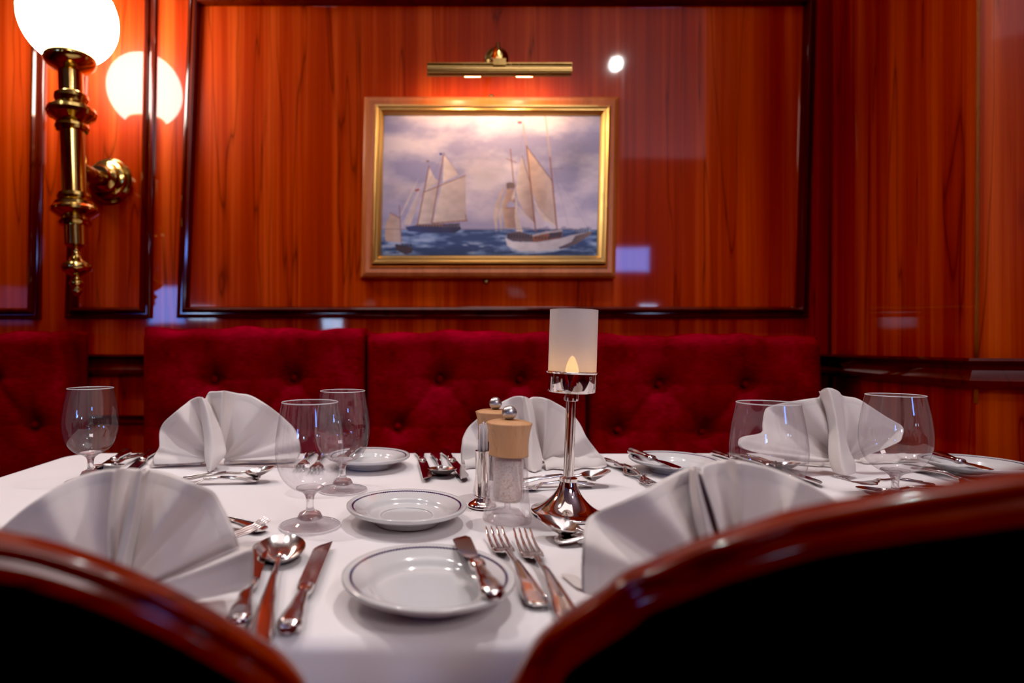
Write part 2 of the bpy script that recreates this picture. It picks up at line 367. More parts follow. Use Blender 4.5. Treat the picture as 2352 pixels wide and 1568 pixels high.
# downlights recessed in the ceiling
def downlight(x, y, label):
    t = thing('ceiling_downlight', label, 'ceiling light', (x, y, CZ-.012))
    MB().lathe([(.045,.0),(.062,.0),(.064,.006),(.06,.012),(.045,.012)], 32, closed=True).build('bezel', M['brass'], t)
    MB().lathe([(0,.004),(.045,.004),(.045,.010),(0,.010)], 32).build('lens', M['white'], t)
def light(kind, loc, energy, col, size=.1, target=None, spot=None, name='lamp', blend=.6):
    l = bpy.data.lights.new(name, kind); l.energy = energy; l.color = col
    if kind == 'AREA': l.size = size
    else: l.shadow_soft_size = size
    if spot: l.spot_size = math.radians(spot); l.spot_blend = blend
    o = bpy.data.objects.new(name, l); COL.objects.link(o); o.location = loc
    if target is not None: o.rotation_euler = (Vector(target)-Vector(loc)).to_track_quat('-Z', 'Y').to_euler()
    return o
WARM = (1,.88,.78); NEU = (1,.945,.92)
downs = [(-.75, 1.0, 'round brass downlight in the ceiling above the table end by the globe sconce'), (.62, 1.12, 'round brass downlight in the ceiling near the picture'),
         (1.63, -1.06, 'round brass downlight in the ceiling behind the right dining chair'), (-1.6, .8, 'round brass downlight in the ceiling behind the left dining chair')]
for x, y, lb in downs: downlight(x, y, lb)
light('SPOT', (-.75, 1.0, CZ-.05), 62, NEU, .022, (-.5, .8, TZ), 70, 'table_spot')
light('SPOT', (.62, 1.12, CZ-.05), 74, NEU, .022, (.55, .85, TZ), 70, 'table_spot')
light('SPOT', (1.63, -1.06, CZ-.05), 45, NEU, .04, (.9, .6, TZ), 80, 'room_spot')
light('SPOT', (-1.6, .8, CZ-.05), 26, NEU, .04, (-.4, .7, TZ), 80, 'room_spot')
light('AREA', (.2, .75, CZ-.06), 7, (1,.9,.9), 1.3, (.2, .75, 0), name='room_fill')
light('AREA', (1.1, -2.3, CZ-.06), 60, (1,.86,.86), 1.2, (.3, .2, .6), name='room_fill')
refl_panel = MB().box(1.67, 2.75, -1.05, -1.0, 2.485, CZ).build('reflection_panel', mat('pale_reflection_panel', Base_Color=(.8,.72,.8,1), Roughness=.6), smooth=False); struct(refl_panel)  # unseen panel added so its pale reflection shows in the lacquer
light('AREA', (2.0, -.2, 2.0), 12, (.9,.85,1), .3, (2.2, -1.0, 2.9), name='reflection_panel_wash')  # added light without a fixture, brightens the panel's reflection

# ------------------------------------------------------------------ banquette
def cushion(name, label, x0, x1, ztop, zbot, buttons, yf=1.68, th=.12, seed=0):
    t = thing(name, label, 'banquette', ((x0+x1)/2, yf+th/2, zbot))
    rr = random.Random(seed); ph = [rr.uniform(0, 6) for _ in range(4)]
    nx = int((x1-x0)/.007); nz = int((ztop-zbot)/.007); cx = (x0+x1)/2
    bt = [P(u, v, yf) for u, v in buttons]; R = .035
    links = []
    for i in range(len(bt)):
        for j in range(len(bt)):
            if i != j and .08 < abs(bt[i].x-bt[j].x) < .17 and .08 < bt[i].z-bt[j].z < .2: links.append((bt[i], bt[j]))
    rows = []
    for a in range(nz+1):
        z = lerp(zbot, ztop, a/nz); row = []
        for b_ in range(nx+1):
            x = lerp(x0, x1, b_/nx)
            e = min(x-x0, x1-x, ztop-z, z-zbot+.02); ee = min(e, R)
            dy = R - math.sqrt(max(R*R-(R-ee)**2, 0))
            cw = min(x-x0, x1-x); ct = ztop-z
            if cw < R and ct < R:
                rad = math.hypot(R-cw, R-ct); dy = R - math.sqrt(max(R*R-min(rad, R)**2, 0))
            dy -= .012*math.sin(PI*(x-x0)/(x1-x0))
            dm = 1.0
            for p in bt:
                r = math.hypot(x-p.x, z-p.z)
                dy += .026*math.exp(-(r/.030)**2) + .010*math.exp(-(r/.075)**2)
                if z > p.z: dy += .0055*math.exp(-((x-p.x)/.008)**2)*math.exp(-(z-p.z)/.05)
                dy += .005*math.exp(-((z-p.z)/.006)**2)*math.exp(-abs(x-p.x)/.06)
            for p, s in links:
                d = s-p; tt = max(0, min(1, ((x-p.x)*d.x+(z-p.z)*d.z)/(d.x**2+d.z**2)))
                r = math.hypot(x-p.x-d.x*tt, z-p.z-d.z*tt); dy += .004*math.exp(-(r/.012)**2)
            dy += .0018*math.sin(31*x+ph[0]+3*math.sin(9*z+ph[1])) + .0015*math.sin(23*z+ph[2]+2*math.sin(12*x+ph[3]))
            xx, zz = x, z
            if e < R: pass
            if ct < .05: zz = z + .004*math.sin((x+ph[0])*17)*sstep(.05, 0, ct) + .003*math.sin(x*47+ph[1])*sstep(.03, 0, ct)
            row.append(Vector((xx-cx, dy-th/2, zz-zbot)))
        rows.append(row)
    m = MB().grid(rows)
    loop = [r for r in rows[0]] + [r[-1] for r in rows[1:]] + [r for r in rows[-1][::-1][1:]] + [r[0] for r in rows[::-1][1:-1]]
    back = [Vector((p.x, th/2, p.z)) for p in loop]
    m.sweep([loop, back], caps=False); m.add(back, [tuple(range(len(back)))])
    m.build('backrest', M['velvet'], t)
    for p in bt:
        mm = Matrix.Translation((p.x-cx, -th/2+.0215, p.z-zbot)) @ Matrix.Rotation(PI/2, 4, 'X')
        MB().lathe([(0,.007),(.005,.0065),(.009,.004),(.010,0),(0,-.004)], 20, M=mm).build('button', M['velvet'], t)
    return t
SEAT = .47
G = 'tufted red velvet banquette backs'
cushion('banquette_cushion', 'tufted crimson velvet backrest at the far left, under the globe sconce, left of the gap', P(-560,0,1.68).x, P(149,0,1.68).x, P(0,764,1.68).z, SEAT,
        [(70,978),(-25,868),(165-330,868),(-120,978)], seed=1)
cushion('banquette_cushion', 'tufted crimson velvet backrest behind the folded napkin beside the wine glasses, tallest of the row', P(320,0,1.68).x, P(836,0,1.68).x, P(0,753,1.68).z, SEAT,
        [(487,871),(672,868),(395,985),(580,985),(765,985)], seed=2)
cushion('banquette_cushion', 'tufted crimson velvet backrest under the ship painting, behind the two mills', P(840,0,1.68).x, P(1354,0,1.68).x, P(0,761,1.68).z, SEAT,
        [(1011,871),(1197,872),(914,981),(1105,983),(1292,985)], seed=3)
cushion('banquette_cushion', 'tufted crimson velvet backrest in the corner beside the angled pillar', P(1357,0,1.68).x, P(1898,0,1.68).x, P(0,769,1.68).z, SEAT,
        [(1520,883),(1721,883),(1425,989),(1620,993),(1815,993)], seed=4)
def seatblock(x0, x1, label):
    t = thing('bench', label, 'banquette', ((x0+x1)/2, 1.53, 0)); w = (x1-x0)/2
    bevel(MB().box(-w, w, -.25, .27, .33, SEAT-.002).build('seat_cushion', M['velvet'], t), .035, 4)
    MB().box(-w+.01, w-.01, -.20, .27, .0, .33).build('plinth', M['trim'], t, smooth=False)
seatblock(P(-560,0,1.68).x, P(149,0,1.68).x, 'red velvet bench seat at the far left below its own backrest')
seatblock(P(320,0,1.68).x, P(1898,0,1.68).x, 'long red velvet bench seat behind the laid table')

# ------------------------------------------------------------------ table and cloth
tx0, tx1, ty0, ty1 = -.715, 1.15, .452, 1.236
tb = thing('dining_table', 'rectangular dining table hidden under the white cloth', 'table', ((tx0+tx1)/2, (ty0+ty1)/2, 0))
hw, hd = (tx1-tx0)/2-.006, (ty1-ty0)/2-.006
MB().box(-hw, hw, -hd, hd, TZ-.04, TZ-.0035).build('tabletop', M['chairwood'], tb, smooth=False)
for sx in (-1, 1):
    for sy in (-1, 1):
        MB().tube([(sx*(hw-.08), sy*(hd-.08), 0), (sx*(hw-.08), sy*(hd-.08), TZ-.04)], .028).build('leg', M['chairwood'], tb)
def outline(n, grow=0.0, rc=.05):
    x0, x1, y0, y1 = tx0-grow, tx1+grow, ty0-grow, ty1+grow; r = rc+grow; pts = []
    segs = [((x0+r, y0), (x1-r, y0)), 'c', ((x1, y0+r), (x1, y1-r)), 'c', ((x1-r, y1), (x0+r, y1)), 'c', ((x0, y1-r), (x0, y0+r)), 'c']
    cc = [((x1-r, y0+r), -PI/2), ((x1-r, y1-r), 0), ((x0+r, y1-r), PI/2), ((x0+r, y0+r), PI)]
    ci = 0
    for s in segs:
        if s == 'c':
            (cx, cy), a0 = cc[ci]; ci += 1
            for k in range(14):
                a = a0 + PI/2*k/14; pts.append((cx+r*math.cos(a), cy+r*math.sin(a)))
        else:
            (ax, ay), (bx, by) = s; L_ = math.hypot(bx-ax, by-ay); k_ = max(int(L_/.012), 2)
            for k in range(k_): pts.append((lerp(ax, bx, k/k_), lerp(ay, by, k/k_)))
    return pts
o0 = outline(0); nO = len(o0); cxy = Vector(((tx0+tx1)/2, (ty0+ty1)/2, 0)); rings = []
nrm = []
for i in range(nO):
    a = Vector((*o0[(i+1) % nO], 0)) - Vector((*o0[i-1], 0)); nrm.append(Vector((a.y, -a.x, 0)).normalized())
def topz(x, y):
    return TZ - .0012 + .0008*math.sin(9*x+2*math.sin(7*y)) * math.sin(11*y+1.3)
for s in [0.02, .2, .4, .6, .75, .85, .92, .96, .985]:
    ring = []
    for i, (x, y) in enumerate(o0):
        X = lerp(cxy.x, x, s); Y = lerp(cxy.y, y, s)
        if abs(Y-cxy.y) > 1: pass
        ring.append(Vector((X, Y, topz(X, Y))))
    rings.append(ring)
for a in (20, 45, 70, 90):
    rings.append([Vector((x, y, 0)) + nrm[i]*(.012*math.sin(math.radians(a))-.012+.004) + Vector((0,0,TZ-.0015-.012+.012*math.cos(math.radians(a)))) for i, (x, y) in enumerate(o0)])
for z in np.linspace(.025, .22, 10):
    ring = []
    for i, (x, y) in enumerate(o0):
        s = i*.012
        w = (.010*math.sin(s*13+1.5*math.sin(s*3.1)) + .006*math.sin(s*29))*z/.22
        ring.append(Vector((x, y, TZ-z)) + nrm[i]*(.006+.012*z/.22+w))
    rings.append(ring)
m = MB().sweep(rings, closed_ring=True, caps=False); m.add(rings[0], [tuple(range(nO))])
tc_ = m.build('tablecloth', M['cloth'])
tag(tc_, 'plain white tablecloth spread over the dining table with a rounded fall at the edges', 'tablecloth')
so = tc_.modifiers.new('s', 'SOLIDIFY'); so.thickness = .0012; so.offset = -1

# ------------------------------------------------------------------ plates
PL = [(0,.0035),(.036,.0035),(.0375,.0),(.041,.0),(.0425,.004),(.054,.0095),(.066,.0145),(.073,.017),(.0762,.0195),(.0768,.0215),(.0758,.0232),(.0725,.0228),(.066,.0205),(.058,.0170),(.0535,.0145),(.050,.0105),(.047,.0085),(.040,.0075),(0,.0072)]
def smooth_prof(pr, n=4):
    p = catmull([(a, 0, b) for a, b in pr], len(pr)*n); return [(max(v.x, 0), v.z) for v in p]
plate_mesh = mesh_from('bread_plate', *(lambda b: (b.v, b.f))(MB().lathe(smooth_prof(PL), 96))); plate_mesh.materials.append(M['plate'])
PLS = PL[:-2] + [(.040,.0075),(.0345,.0075),(.0335,.0086),(.0322,.0086),(.0312,.0072),(.0,.0070)]
saucer_mesh = mesh_from('saucer', *(lambda b: (b.v, b.f))(MB().lathe(smooth_prof(PLS), 96))); saucer_mesh.materials.append(M['plate'])
GP = 'small white plates with a blue rope line'
def plate(x, y, label, mesh=plate_mesh, name='bread_plate', s=1.0):
    o = bpy.data.objects.new(name, mesh); COL.objects.link(o); o.location = (x, y, TZ); o.scale = (s, s, s)
    return tag(o, label, 'plate', GP)
def plpos(u, v): p = T(u, v, TZ+.022); return p.x, p.y
p1 = plpos(984, 1316); p2 = plpos(934, 1157); p3 = plpos(847, 1044); p4 = plpos(1548, 1053); p5 = plpos(2238, 1060)
plate(*p1, 'white porcelain plate with blue rope border and a butter knife, nearest the front edge')
plate(*p2, 'white porcelain saucer with blue rope border, empty, between the goblets and the mills', saucer_mesh, 'saucer')
plate(*p3, 'white porcelain plate with blue rope border at the far edge, behind the wine glass stem')
plate(*p4, 'white plate at the far edge, between the candle holder and the large stemmed glass')
plate(*p5, 'white porcelain plate with blue rope border at the far right end of the table')

# ------------------------------------------------------------------ cutlery, modelled along +Y from handle end (0) to tip
def sec(y, z, w, t, n=14, p=2.6):
    out = []
    for k in range(n):
        a = 2*PI*k/n; c, s = math.cos(a), math.sin(a)
        out.append(Vector((w*math.copysign(abs(c)**(2/p), c), y, z + t*math.copysign(abs(s)**(2/p), s))))
    return out
def loft(ss, n=14, p=2.6, sub=5):
    pts = [Vector((a[0], a[1], 0)) for a in ss]; out = []
    for i in range(len(ss)-1):
        for k in range(sub):
            t = k/sub; t2 = t*t*(3-2*t)
            out.append([lerp(ss[i][0], ss[i+1][0], t)] + [lerp(ss[i][j], ss[i+1][j], t2) for j in (1,2,3)])
    out.append(list(ss[-1])); return [sec(*o, n=n, p=p) for o in out]
def handle_sections(y1, zend, hollow=False):
    return None
def knife_meshes(Lk=.215, hl=.085, wide=1.0, butter=False):
    h = MB()
    h.sweep(loft([(0,.006,.002,.002),(.002,.006,.0075,.0045),(.008,.006,.0105,.006),(.02,.006,.0098,.0058),(hl*.55,.006,.0068,.0045),(hl*.8,.006,.0052,.004),(hl*.92,.006,.0075,.0048),(hl,.006,.0078,.005),(hl+.003,.006,.007,.0035)]))
    # raised ribs down the handle
    for sx in (-1, 1):
        h.tube([(sx*.0072, .012, .0098), (sx*.0048, hl*.5, .0085), (sx*.003, hl*.85, .0086)], .0009, 6)
    b = MB(); n = 26; top = []; L0 = Lk-hl
    for k in range(n+1):
        t = k/n; y = hl+.002+L0*t
        if butter:
            wl = lerp(.006, .0115, sstep(.0, .5, t)); wl *= (1 if t < .88 else math.sqrt(max(0, 1-((t-.88)/.12)**2))*.6+.4*(1-(t-.88)/.12))
            wr = .0055 if t < .15 else lerp(.0055, .0075, sstep(.15, .9, t)); notch = .004*math.exp(-((t-.16)/.05)**2)
            wl -= notch
            if t > .93: wr *= 1-.5*(t-.93)/.07
        else:
            wl = lerp(.0085, .0095, t); wr = .0085
            if t > .72:
                q_ = (t-.72)/.28; wl = lerp(.0095, -.0072, q_**3.2)
        top.append((y, -max(wl, -.0076) if True else 0, wr))
    rows = []
    for y, xl, xr in top:
        rows.append([Vector((xl, y, .0062)), Vector((lerp(xl, xr, .3), y, .0068)), Vector((xr, y, .0072)), Vector((xr, y, .0052)), Vector((lerp(xl, xr, .3), y, .0054)), Vector((xl, y, .0060))])
    b.sweep(rows)
    mh = mesh_from('handle', h.v, h.f); mb = autosmooth(mesh_from('blade', b.v, b.f), 30)
    mh.materials.append(M['steel']); mb.materials.append(M['steel'])
    return [('handle', mh), ('blade', mb)]
def sph_handle(hl, neck):
    ss = [(0,.0045,.001,.001),(.0015,.0045,.007,.0016),(.006,.0045,.0105,.0019),(.014,.005,.0108,.0019),(hl*.4,.0085,.0066,.0019),(hl*.7,.0105,.0036,.0019),(hl*.9,.0085,.0028,.0021),(hl,neck,.0032,.0018)]
    m = MB(); m.sweep(loft(ss, p=3))
    for sx in (-1, 1):
        m.tube([(sx*.0086, .008, .0066), (sx*.0082, .016, .0072), (sx*.005, hl*.4, .0106), (sx*.0024, hl*.7, .0124)], .0008, 6)
    mh = mesh_from('handle', m.v, m.f); mh.materials.append(M['steel']); return mh
def spoon_meshes(Ls=.195, bw=.0235, bl=.062, depth=.011, round_=False):
    hl = Ls-bl+.004; b = MB(); rows = []; n = 22; k_ = 24
    for layer, off in ((0, 0), (1, -.0011)):
        rows = []
        for i in range(n+1):
            t = i/n; r = math.sin(t*PI/2)
            ring = []
            for k in range(k_):
                a = 2*PI*k/k_; c, s = math.cos(a), math.sin(a)
                yy = s*bl/2; ww = c*bw*(1 if round_ else (1-.16*s*1.0 if s > 0 else 1+.02*s))
                rr = r
                z = .0125 + .003*s - depth*(1-rr*rr) + off
                ring.append(Vector((ww*rr*(1-off*0), hl-.004+bl/2+yy*rr, z)))
            rows.append(ring)
        if layer == 0: top = rows
        else: bot = rows
    b.sweep(top + bot[::-1], caps=False)
    b.add(top[0], [tuple(range(k_))]); b.add(bot[0], [tuple(range(k_))])
    mb = autosmooth(mesh_from('bowl', b.v, b.f), 60); mb.materials.append(M['steel'])
    return [('handle', sph_handle(hl, .0105)), ('bowl', mb)]
def fork_meshes(Lf=.2, hwid=.0125):
    hl = Lf-.075; m = MB(); y0 = hl-.002; y1 = hl+.026
    m.sweep(loft([(y0,.009,.0032,.0016),(y0+.007,.006,.006,.0012),(y0+.016,.0035,.0115,.0010),(y1,.003,hwid,.0009)], p=4))
    root = mesh_from('tine_root', m.v, m.f); root.materials.append(M['steel'])
    tn = MB()
    for k in range(4):
        x0 = (k-1.5)*hwid*.53
        tn.sweep(loft([(y1-.003,.003,.0026,.0009),(y1+.012,.0032,.0020,.0010),(y1+.03,.0060,.0016,.0009),(y1+.046,.0112,.0011,.0008),(y1+.049,.0125,.0004,.0004)], n=8, p=3) if True else None)
        n_ = 8*21
        for v in tn.v[-n_:]: v.x += x0*(1-.06*(v.y-y1)/.05)
    mt = mesh_from('tines', tn.v, tn.f); mt.materials.append(M['steel'])
    return [('handle', sph_handle(hl, .009)), ('tine_root', root), ('tines', mt)]
KN = knife_meshes(.225, .092); BK = knife_meshes(.158, .078, butter=True)
SP = spoon_meshes(.2, .0255, .056, .012, True); DS = spoon_meshes(.185, .0195, .060, .010); FK = fork_meshes(.2); DF = fork_meshes(.18, .011)
def cutlery(name, cat, parts, Lm, end, tip, label, group, z=0.0, ztip=None, roll=0.0, flip=False, fixed=None):
    """end / tip: photo pixels of handle end and of tip, both lying on the cloth (height z)"""
    a = T(*end, TZ+z+.003); b = T(*tip, TZ+(z if ztip is None else ztip)+.003)
    d = b-a; Ln = d.length
    o = thing(name, label, cat, (a.x, a.y, TZ+z), (0,0,0), group)
    k = max(.84, min(1.14, Ln/Lm)) if fixed is None else fixed
    yaw = math.atan2(-d.x, d.y); pitch = math.asin(max(-.3, min(.3, d.z/Ln)))
    o.rotation_euler = Euler((pitch, roll, yaw), 'XYZ')
    o.rotation_euler = (Matrix.Rotation(yaw, 3, 'Z') @ Matrix.Rotation(pitch, 3, 'X') @ Matrix.Rotation(roll, 3, 'Y')).to_euler()
    o.scale = (1, k, 1)
    for n_, me in parts:
        c = bpy.data.objects.new(n_, me); COL.objects.link(c); c.parent = o
    return o
gk, gs, gf, gd = 'table knives', 'soup spoons', 'table forks', 'dessert cutlery laid crosswise'
gb = 'butter knives on the bread plates'
# front setting, left guest
cutlery('table_knife', 'knife', KN, .225, (660,1455), (746,1252), 'polished table knife lying alone right of the front soup spoon', gk)
cutlery('soup_spoon', 'spoon', SP, .2, (590,1490), (652,1252), 'round-bowled soup spoon at the front, left of the table knife by the white plate', gs, roll=0)
cutlery('table_knife', 'knife', KN, .225, (545,1440), (606,1243), 'table knife half hidden between the front soup spoon and the folded napkin', gk)
cutlery('dessert_spoon', 'spoon', DS, .185, (610,1218), (418,1190), 'dessert spoon with its handle end sticking out under the fork behind the front left napkin', gd)
cutlery('dessert_fork', 'fork', DF, .18, (285,1290), (616,1208), 'dessert fork with tines raised over the spoon handle behind the front left napkin', gd, z=.004, ztip=.012)
# front setting, right guest
cutlery('butter_knife', 'knife', BK, .158, (1137,1378), (1062,1240), 'broad-bladed butter knife lying across the front plate', gb, z=.0215, ztip=.0215)
cutlery('table_fork', 'fork', FK, .2, (1240,1394), (1134,1226), 'table fork right beside the front plate, inner of the two forks', gf)
cutlery('table_fork', 'fork', FK, .2, (1318,1440), (1198,1230), 'table fork nearest the front right napkin, outer of the two front forks', gf)
cutlery('dessert_spoon', 'spoon', DS, .185, (1560,1290), (1236,1206), 'dessert spoon resting its bowl in front of the candle holder foot', gd, z=.002, ztip=.008)
cutlery('dessert_fork', 'fork', DF, .18, (1274,1243), (1530,1238), 'dessert fork whose flat handle end shows under the spoon by the front right napkin', gd)
# far left setting
cutlery('dessert_spoon', 'spoon', DS, .185, (408,1104), (607,1090), 'dessert spoon on the cloth in front of the far left napkin', gd, z=.003, ztip=.008)
cutlery('dessert_fork', 'fork', DF, .18, (596,1104), (420,1110), 'dessert fork under the spoon in front of the far left napkin', gd)
cutlery('table_knife', 'knife', KN, .225, (293,1038), (205,1095), 'table knife at the far left corner of the table, leftmost by the wine glass', gk)
cutlery('soup_spoon', 'spoon', SP, .2, (332,1044), (235,1085), 'soup spoon between two knives at the far left of the table', gs)
cutlery('table_knife', 'knife', KN, .225, (352,1037), (282,1099), 'table knife touching the far left napkin', gk)
cutlery('table_fork', 'fork', FK, .2, (716,1036), (688,1080), 'table fork seen through the front goblet, left one of the pair', gf)
cutlery('table_fork', 'fork', FK, .2, (742,1040), (722,1086), 'table fork seen through the front goblet, right one of the pair', gf)
cutlery('butter_knife', 'knife', BK, .158, (784,1058), (822,1030), 'butter knife on the far plate behind the wine glass', gb, z=.0215, fixed=.9)
# far centre setting
cutlery('table_knife', 'knife', KN, .225, (963,1038), (984,1104), 'table knife left of the soup spoon beside the pepper mill', gk)
cutlery('soup_spoon', 'spoon', SP, .2, (999,1043), (1019,1096), 'soup spoon between two table knives left of the pepper mill', gs)
cutlery('table_knife', 'knife', KN, .225, (1022,1038), (1078,1113), 'table knife nearest the pepper mill, pointing at its base', gk)
cutlery('dessert_spoon', 'spoon', DS, .185, (1185,1108), (1374,1098), 'dessert spoon with its bowl right behind the candle stem', gd, z=.003, ztip=.008)
cutlery('dessert_fork', 'fork', DF, .18, (1363,1113), (1175,1122), 'dessert fork lying behind the mills and candle, handle end to the right', gd)
cutlery('table_fork', 'fork', FK, .2, (1368,1052), (1484,1101), 'table fork right of the middle napkin with tines pointing to the front', gf)
cutlery('table_fork', 'fork', FK, .2, (1420,1067), (1516,1123), 'table fork beside the far plate, partly behind the front right napkin', gf)
cutlery('butter_knife', 'knife', BK, .158, (1448,1036), (1556,1079), 'butter knife sticking out over the left rim of the far plate right of the candle', gb, z=.0225, ztip=.019)
# far right setting
cutlery('table_knife', 'knife', KN, .225, (1700,1048), (1893,1115), 'table knife with its blade tip showing right of the large stemmed glass', gk)
cutlery('soup_spoon', 'spoon', SP, .2, (1668,1042), (1806,1076), 'soup spoon seen through the large stemmed glass', gs)
cutlery('table_knife', 'knife', KN, .225, (1640,1040), (1760,1084), 'table knife lying left of the spoon behind the large stemmed glass', gk)
cutlery('dessert_fork', 'fork', DF, .18, (2140,1113), (1926,1108), 'dessert fork with raised tines left of the rightmost glass stem', gd, z=.004, ztip=.012)
cutlery('dessert_spoon', 'spoon', DS, .185, (2190,1124), (1972,1140), 'dessert spoon lying crosswise behind the rightmost glass stem', gd)
cutlery('table_fork', 'fork', FK, .2, (2075,1056), (2238,1092), 'table fork in front of the rightmost plate with tines pointing right', gf, z=.002)
cutlery('table_fork', 'fork', FK, .2, (2100,1076), (2226,1112), 'table fork lowest in front of the rightmost plate, nearest the chair', gf)
cutlery('butter_knife', 'knife', BK, .158, (2152,1046), (2270,1083), 'butter knife with dark blade lying across the rightmost plate', gb, z=.0225, ztip=.022)

# ------------------------------------------------------------------ stemmed glasses
BOWL = [(.0345,.1540),(.0370,.140),(.0398,.124),(.0418,.108),(.0425,.096),(.0418,.084),(.0392,.072),(.0345,.061),(.0270,.052),(.0190,.0465),(.0100,.0440),(.0,.0435)]
def glass_meshes():
    b = smooth_prof(BOWL, 4); m = MB(); m.lathe(b, 64); mb = mesh_from('bowl', m.v, m.f); mb.materials.append(M['thin'])
    # thick solid base of the bowl, stem and knop
    st = [(0,.0452),(.008,.0456),(.0140,.0468),(.0172,.0482),(.0176,.0468),(.0140,.0448),(.0105,.0425),(.0072,.0395),(.0052,.0350),(.0046,.0280),(.0050,.0210),(.0085,.0185),(.0125,.0165),(.0140,.0140),(.0150,.0095),(.0,.0090)]
    m = MB(); m.lathe(smooth_prof(st, 3), 48); ms = mesh_from('stem', m.v, m.f); ms.materials.append(M['softer'])
    ft = [(0,.0095),(.0150,.0095),(.0180,.0065),(.0205,.0056),(.0240,.0036),(.0275,.0034),(.0320,.0020),(.0372,.0016),(.0380,.0008),(.0372,.0002),(.0250,.0003),(.012,.0006),(0,.0008)]
    m = MB(); m.lathe(smooth_prof(ft, 3), 64); m.lathe([(.0379+.0005*math.cos(a), .0010+.0006*math.sin(a)) for a in np.linspace(0, 2*PI, 9)[:-1]], 64, closed=True); mf = mesh_from('foot', m.v, m.f); mf.materials.append(M['thin']); mf.materials.append(M['rim'])
    for p_ in mf.polygons:
        if math.hypot(p_.center.x, p_.center.y) > .0373: p_.material_index = 1
    rp = [(.0345+.0006*math.cos(a), .1540+.0006*math.sin(a)) for a in np.linspace(0, 2*PI, 9)[:-1]]
    m = MB(); m.lathe(rp, 64, closed=True); mr = mesh_from('rim', m.v, m.f); mr.materials.append(M['rim'])
    return [('bowl', mb), ('rim', mr), ('stem', ms), ('foot', mf)]
GM = glass_meshes()
def goblet(x, y, label, s=1.0):
    o = thing('wine_glass', label, 'glass', (x, y, TZ), group='clear stemmed glasses'); o.scale = (s, s, s)
    for n_, me in GM:
        c = bpy.data.objects.new(n_, me); COL.objects.link(c); c.parent = o
def gx(u, d): return ((u-PX)*d/F, d)
goblet(*gx(712,.733), 'empty stemmed glass in front, its whole foot visible beside the soup spoon')
goblet(*gx(787,.915), 'empty stemmed glass just behind the front one, left of the empty saucer')
goblet(*gx(208,.975), 'empty stemmed glass at the far left corner, above the front left napkin')
goblet(*gx(1764,.722), 'large-looking empty glass behind the front right napkin, stem hidden')
goblet(*gx(2056,.837), 'rightmost empty stemmed glass, above the polished chair back')

# ------------------------------------------------------------------ candle holder
cp = T(1303, 1178); cd = thing('candle_holder', 'tall silver candle stand with a frosted glass shade and a glowing amber light', 'candle holder', (cp.x, cp.y, TZ), (0, math.radians(1.9), 0))
MB().lathe(smooth_prof([(0,.002),(.046,.0),(.0485,.0015),(.0480,.0035),(.0400,.0065),(.0300,.0130),(.0200,.0230),(.0135,.0340),(.0110,.0425)], 5), 64).build('base', M['chrome'], cd)
MB().lathe([(.0105,.042),(.0118,.0435),(.0118,.0475),(.0085,.049),(.0068,.050),(.0064,.150),(.0098,.151),(.0102,.157),(.0098,.163),(0,.163)], 40).build('stem', M['chrome'], cd, auto=30)
MB().lathe([(0,.162),(.028,.1615),(.0315,.163),(.0325,.166),(.0328,.187),(.0343,.189),(.0335,.190),(.0312,.1885),(.0310,.168),(0,.166)], 64).build('cup', M['chrome'], cd, auto=30)
MB().lathe([(.0300,.168),(.0300,.272),(.0313,.272),(.0313,.168)], 64, closed=True).build('shade', M['frosted'], cd, auto=30)
MB().lathe(smooth_prof([(0,.166),(.0075,.168),(.0095,.180),(.008,.195),(.004,.207),(0,.211)], 3), 24).build('candle_light', M['flame'], cd)
lc = light('POINT', (cp.x+.006, cp.y, TZ+.20), .01, (1,.55,.2), .008, name='candle_point')

# ------------------------------------------------------------------ mills and toothpick holder
def mill(u, d, label, fill, rot):
    x, y = gx(u, d)
    t = thing('grinder_mill', label, 'salt mill' if fill == 'salt' else 'pepper mill', (x, y, TZ), (0, math.radians(1.2), math.radians(rot)))
    m = MB(); rings = []
    for z, r in [(0,.0305),(.002,.0318),(.012,.0300),(.03,.0272),(.055,.0258),(.080,.0252),(.0835,.0250)]:
        rings.append([Vector((r*(1+.035*math.cos(8*a))*math.cos(a)*(1.0), r*(1+.035*math.cos(8*a))*math.sin(a), z)) for a in np.linspace(0, 2*PI, 65)[:-1]])
    inner = [[Vector((r*math.cos(a), r*math.sin(a), z)) for a in np.linspace(0, 2*PI, 65)[:-1]] for z, r in [(.0835,.0200),(.030,.0188),(.026,.016),(.0235,.004),(.0155,.004),(.0135,.016),(.004,.024),(.0,.0265)]]
    m.sweep(rings+inner, caps=False, loop=True); m.build('body', M['wall'], t)
    MB().lathe([(0,.025),(.0160,.0255),(.0180,.032),(.0192,.078),(0,.079)], 40).build('contents', M[fill], t)
    MB().lathe(smooth_prof([(0,.0835),(.0245,.0835),(.0253,.0850),(.0250,.0950),(.0258,.1080),(.0280,.1190),(.0293,.1240),(.0283,.1256),(.0180,.1285),(.0,.1292)], 4), 56).build('grinding_head', M['beech'], t)
    MB().lathe([(.0, .1285)]+[(.0095*math.sin(a), .1380-.0095*math.cos(a)) for a in np.linspace(.35, PI, 14)], 32).build('knob', M['brushed'], t)
mill(1165, .757, 'beech-topped clear salt mill filled with coarse pink salt, front one of the two mills', 'salt', 8)
mill(1134, .880, 'beech-topped pepper mill half hidden behind the salt mill', 'pepper', 20)
tp = gx(1108, .82)
th_ = thing('toothpick_holder', 'slim silver tube holder on a round foot with paper-wrapped toothpicks, left of the salt mill', 'toothpick holder', (*tp, TZ))
MB().lathe(smooth_prof([(0,.0005),(.0195,.0),(.0205,.0015),(.0185,.0045),(.013,.008),(.0098,.013),(.0095,.016),(.0,.016)], 4), 40).build('foot', M['chrome'], th_)
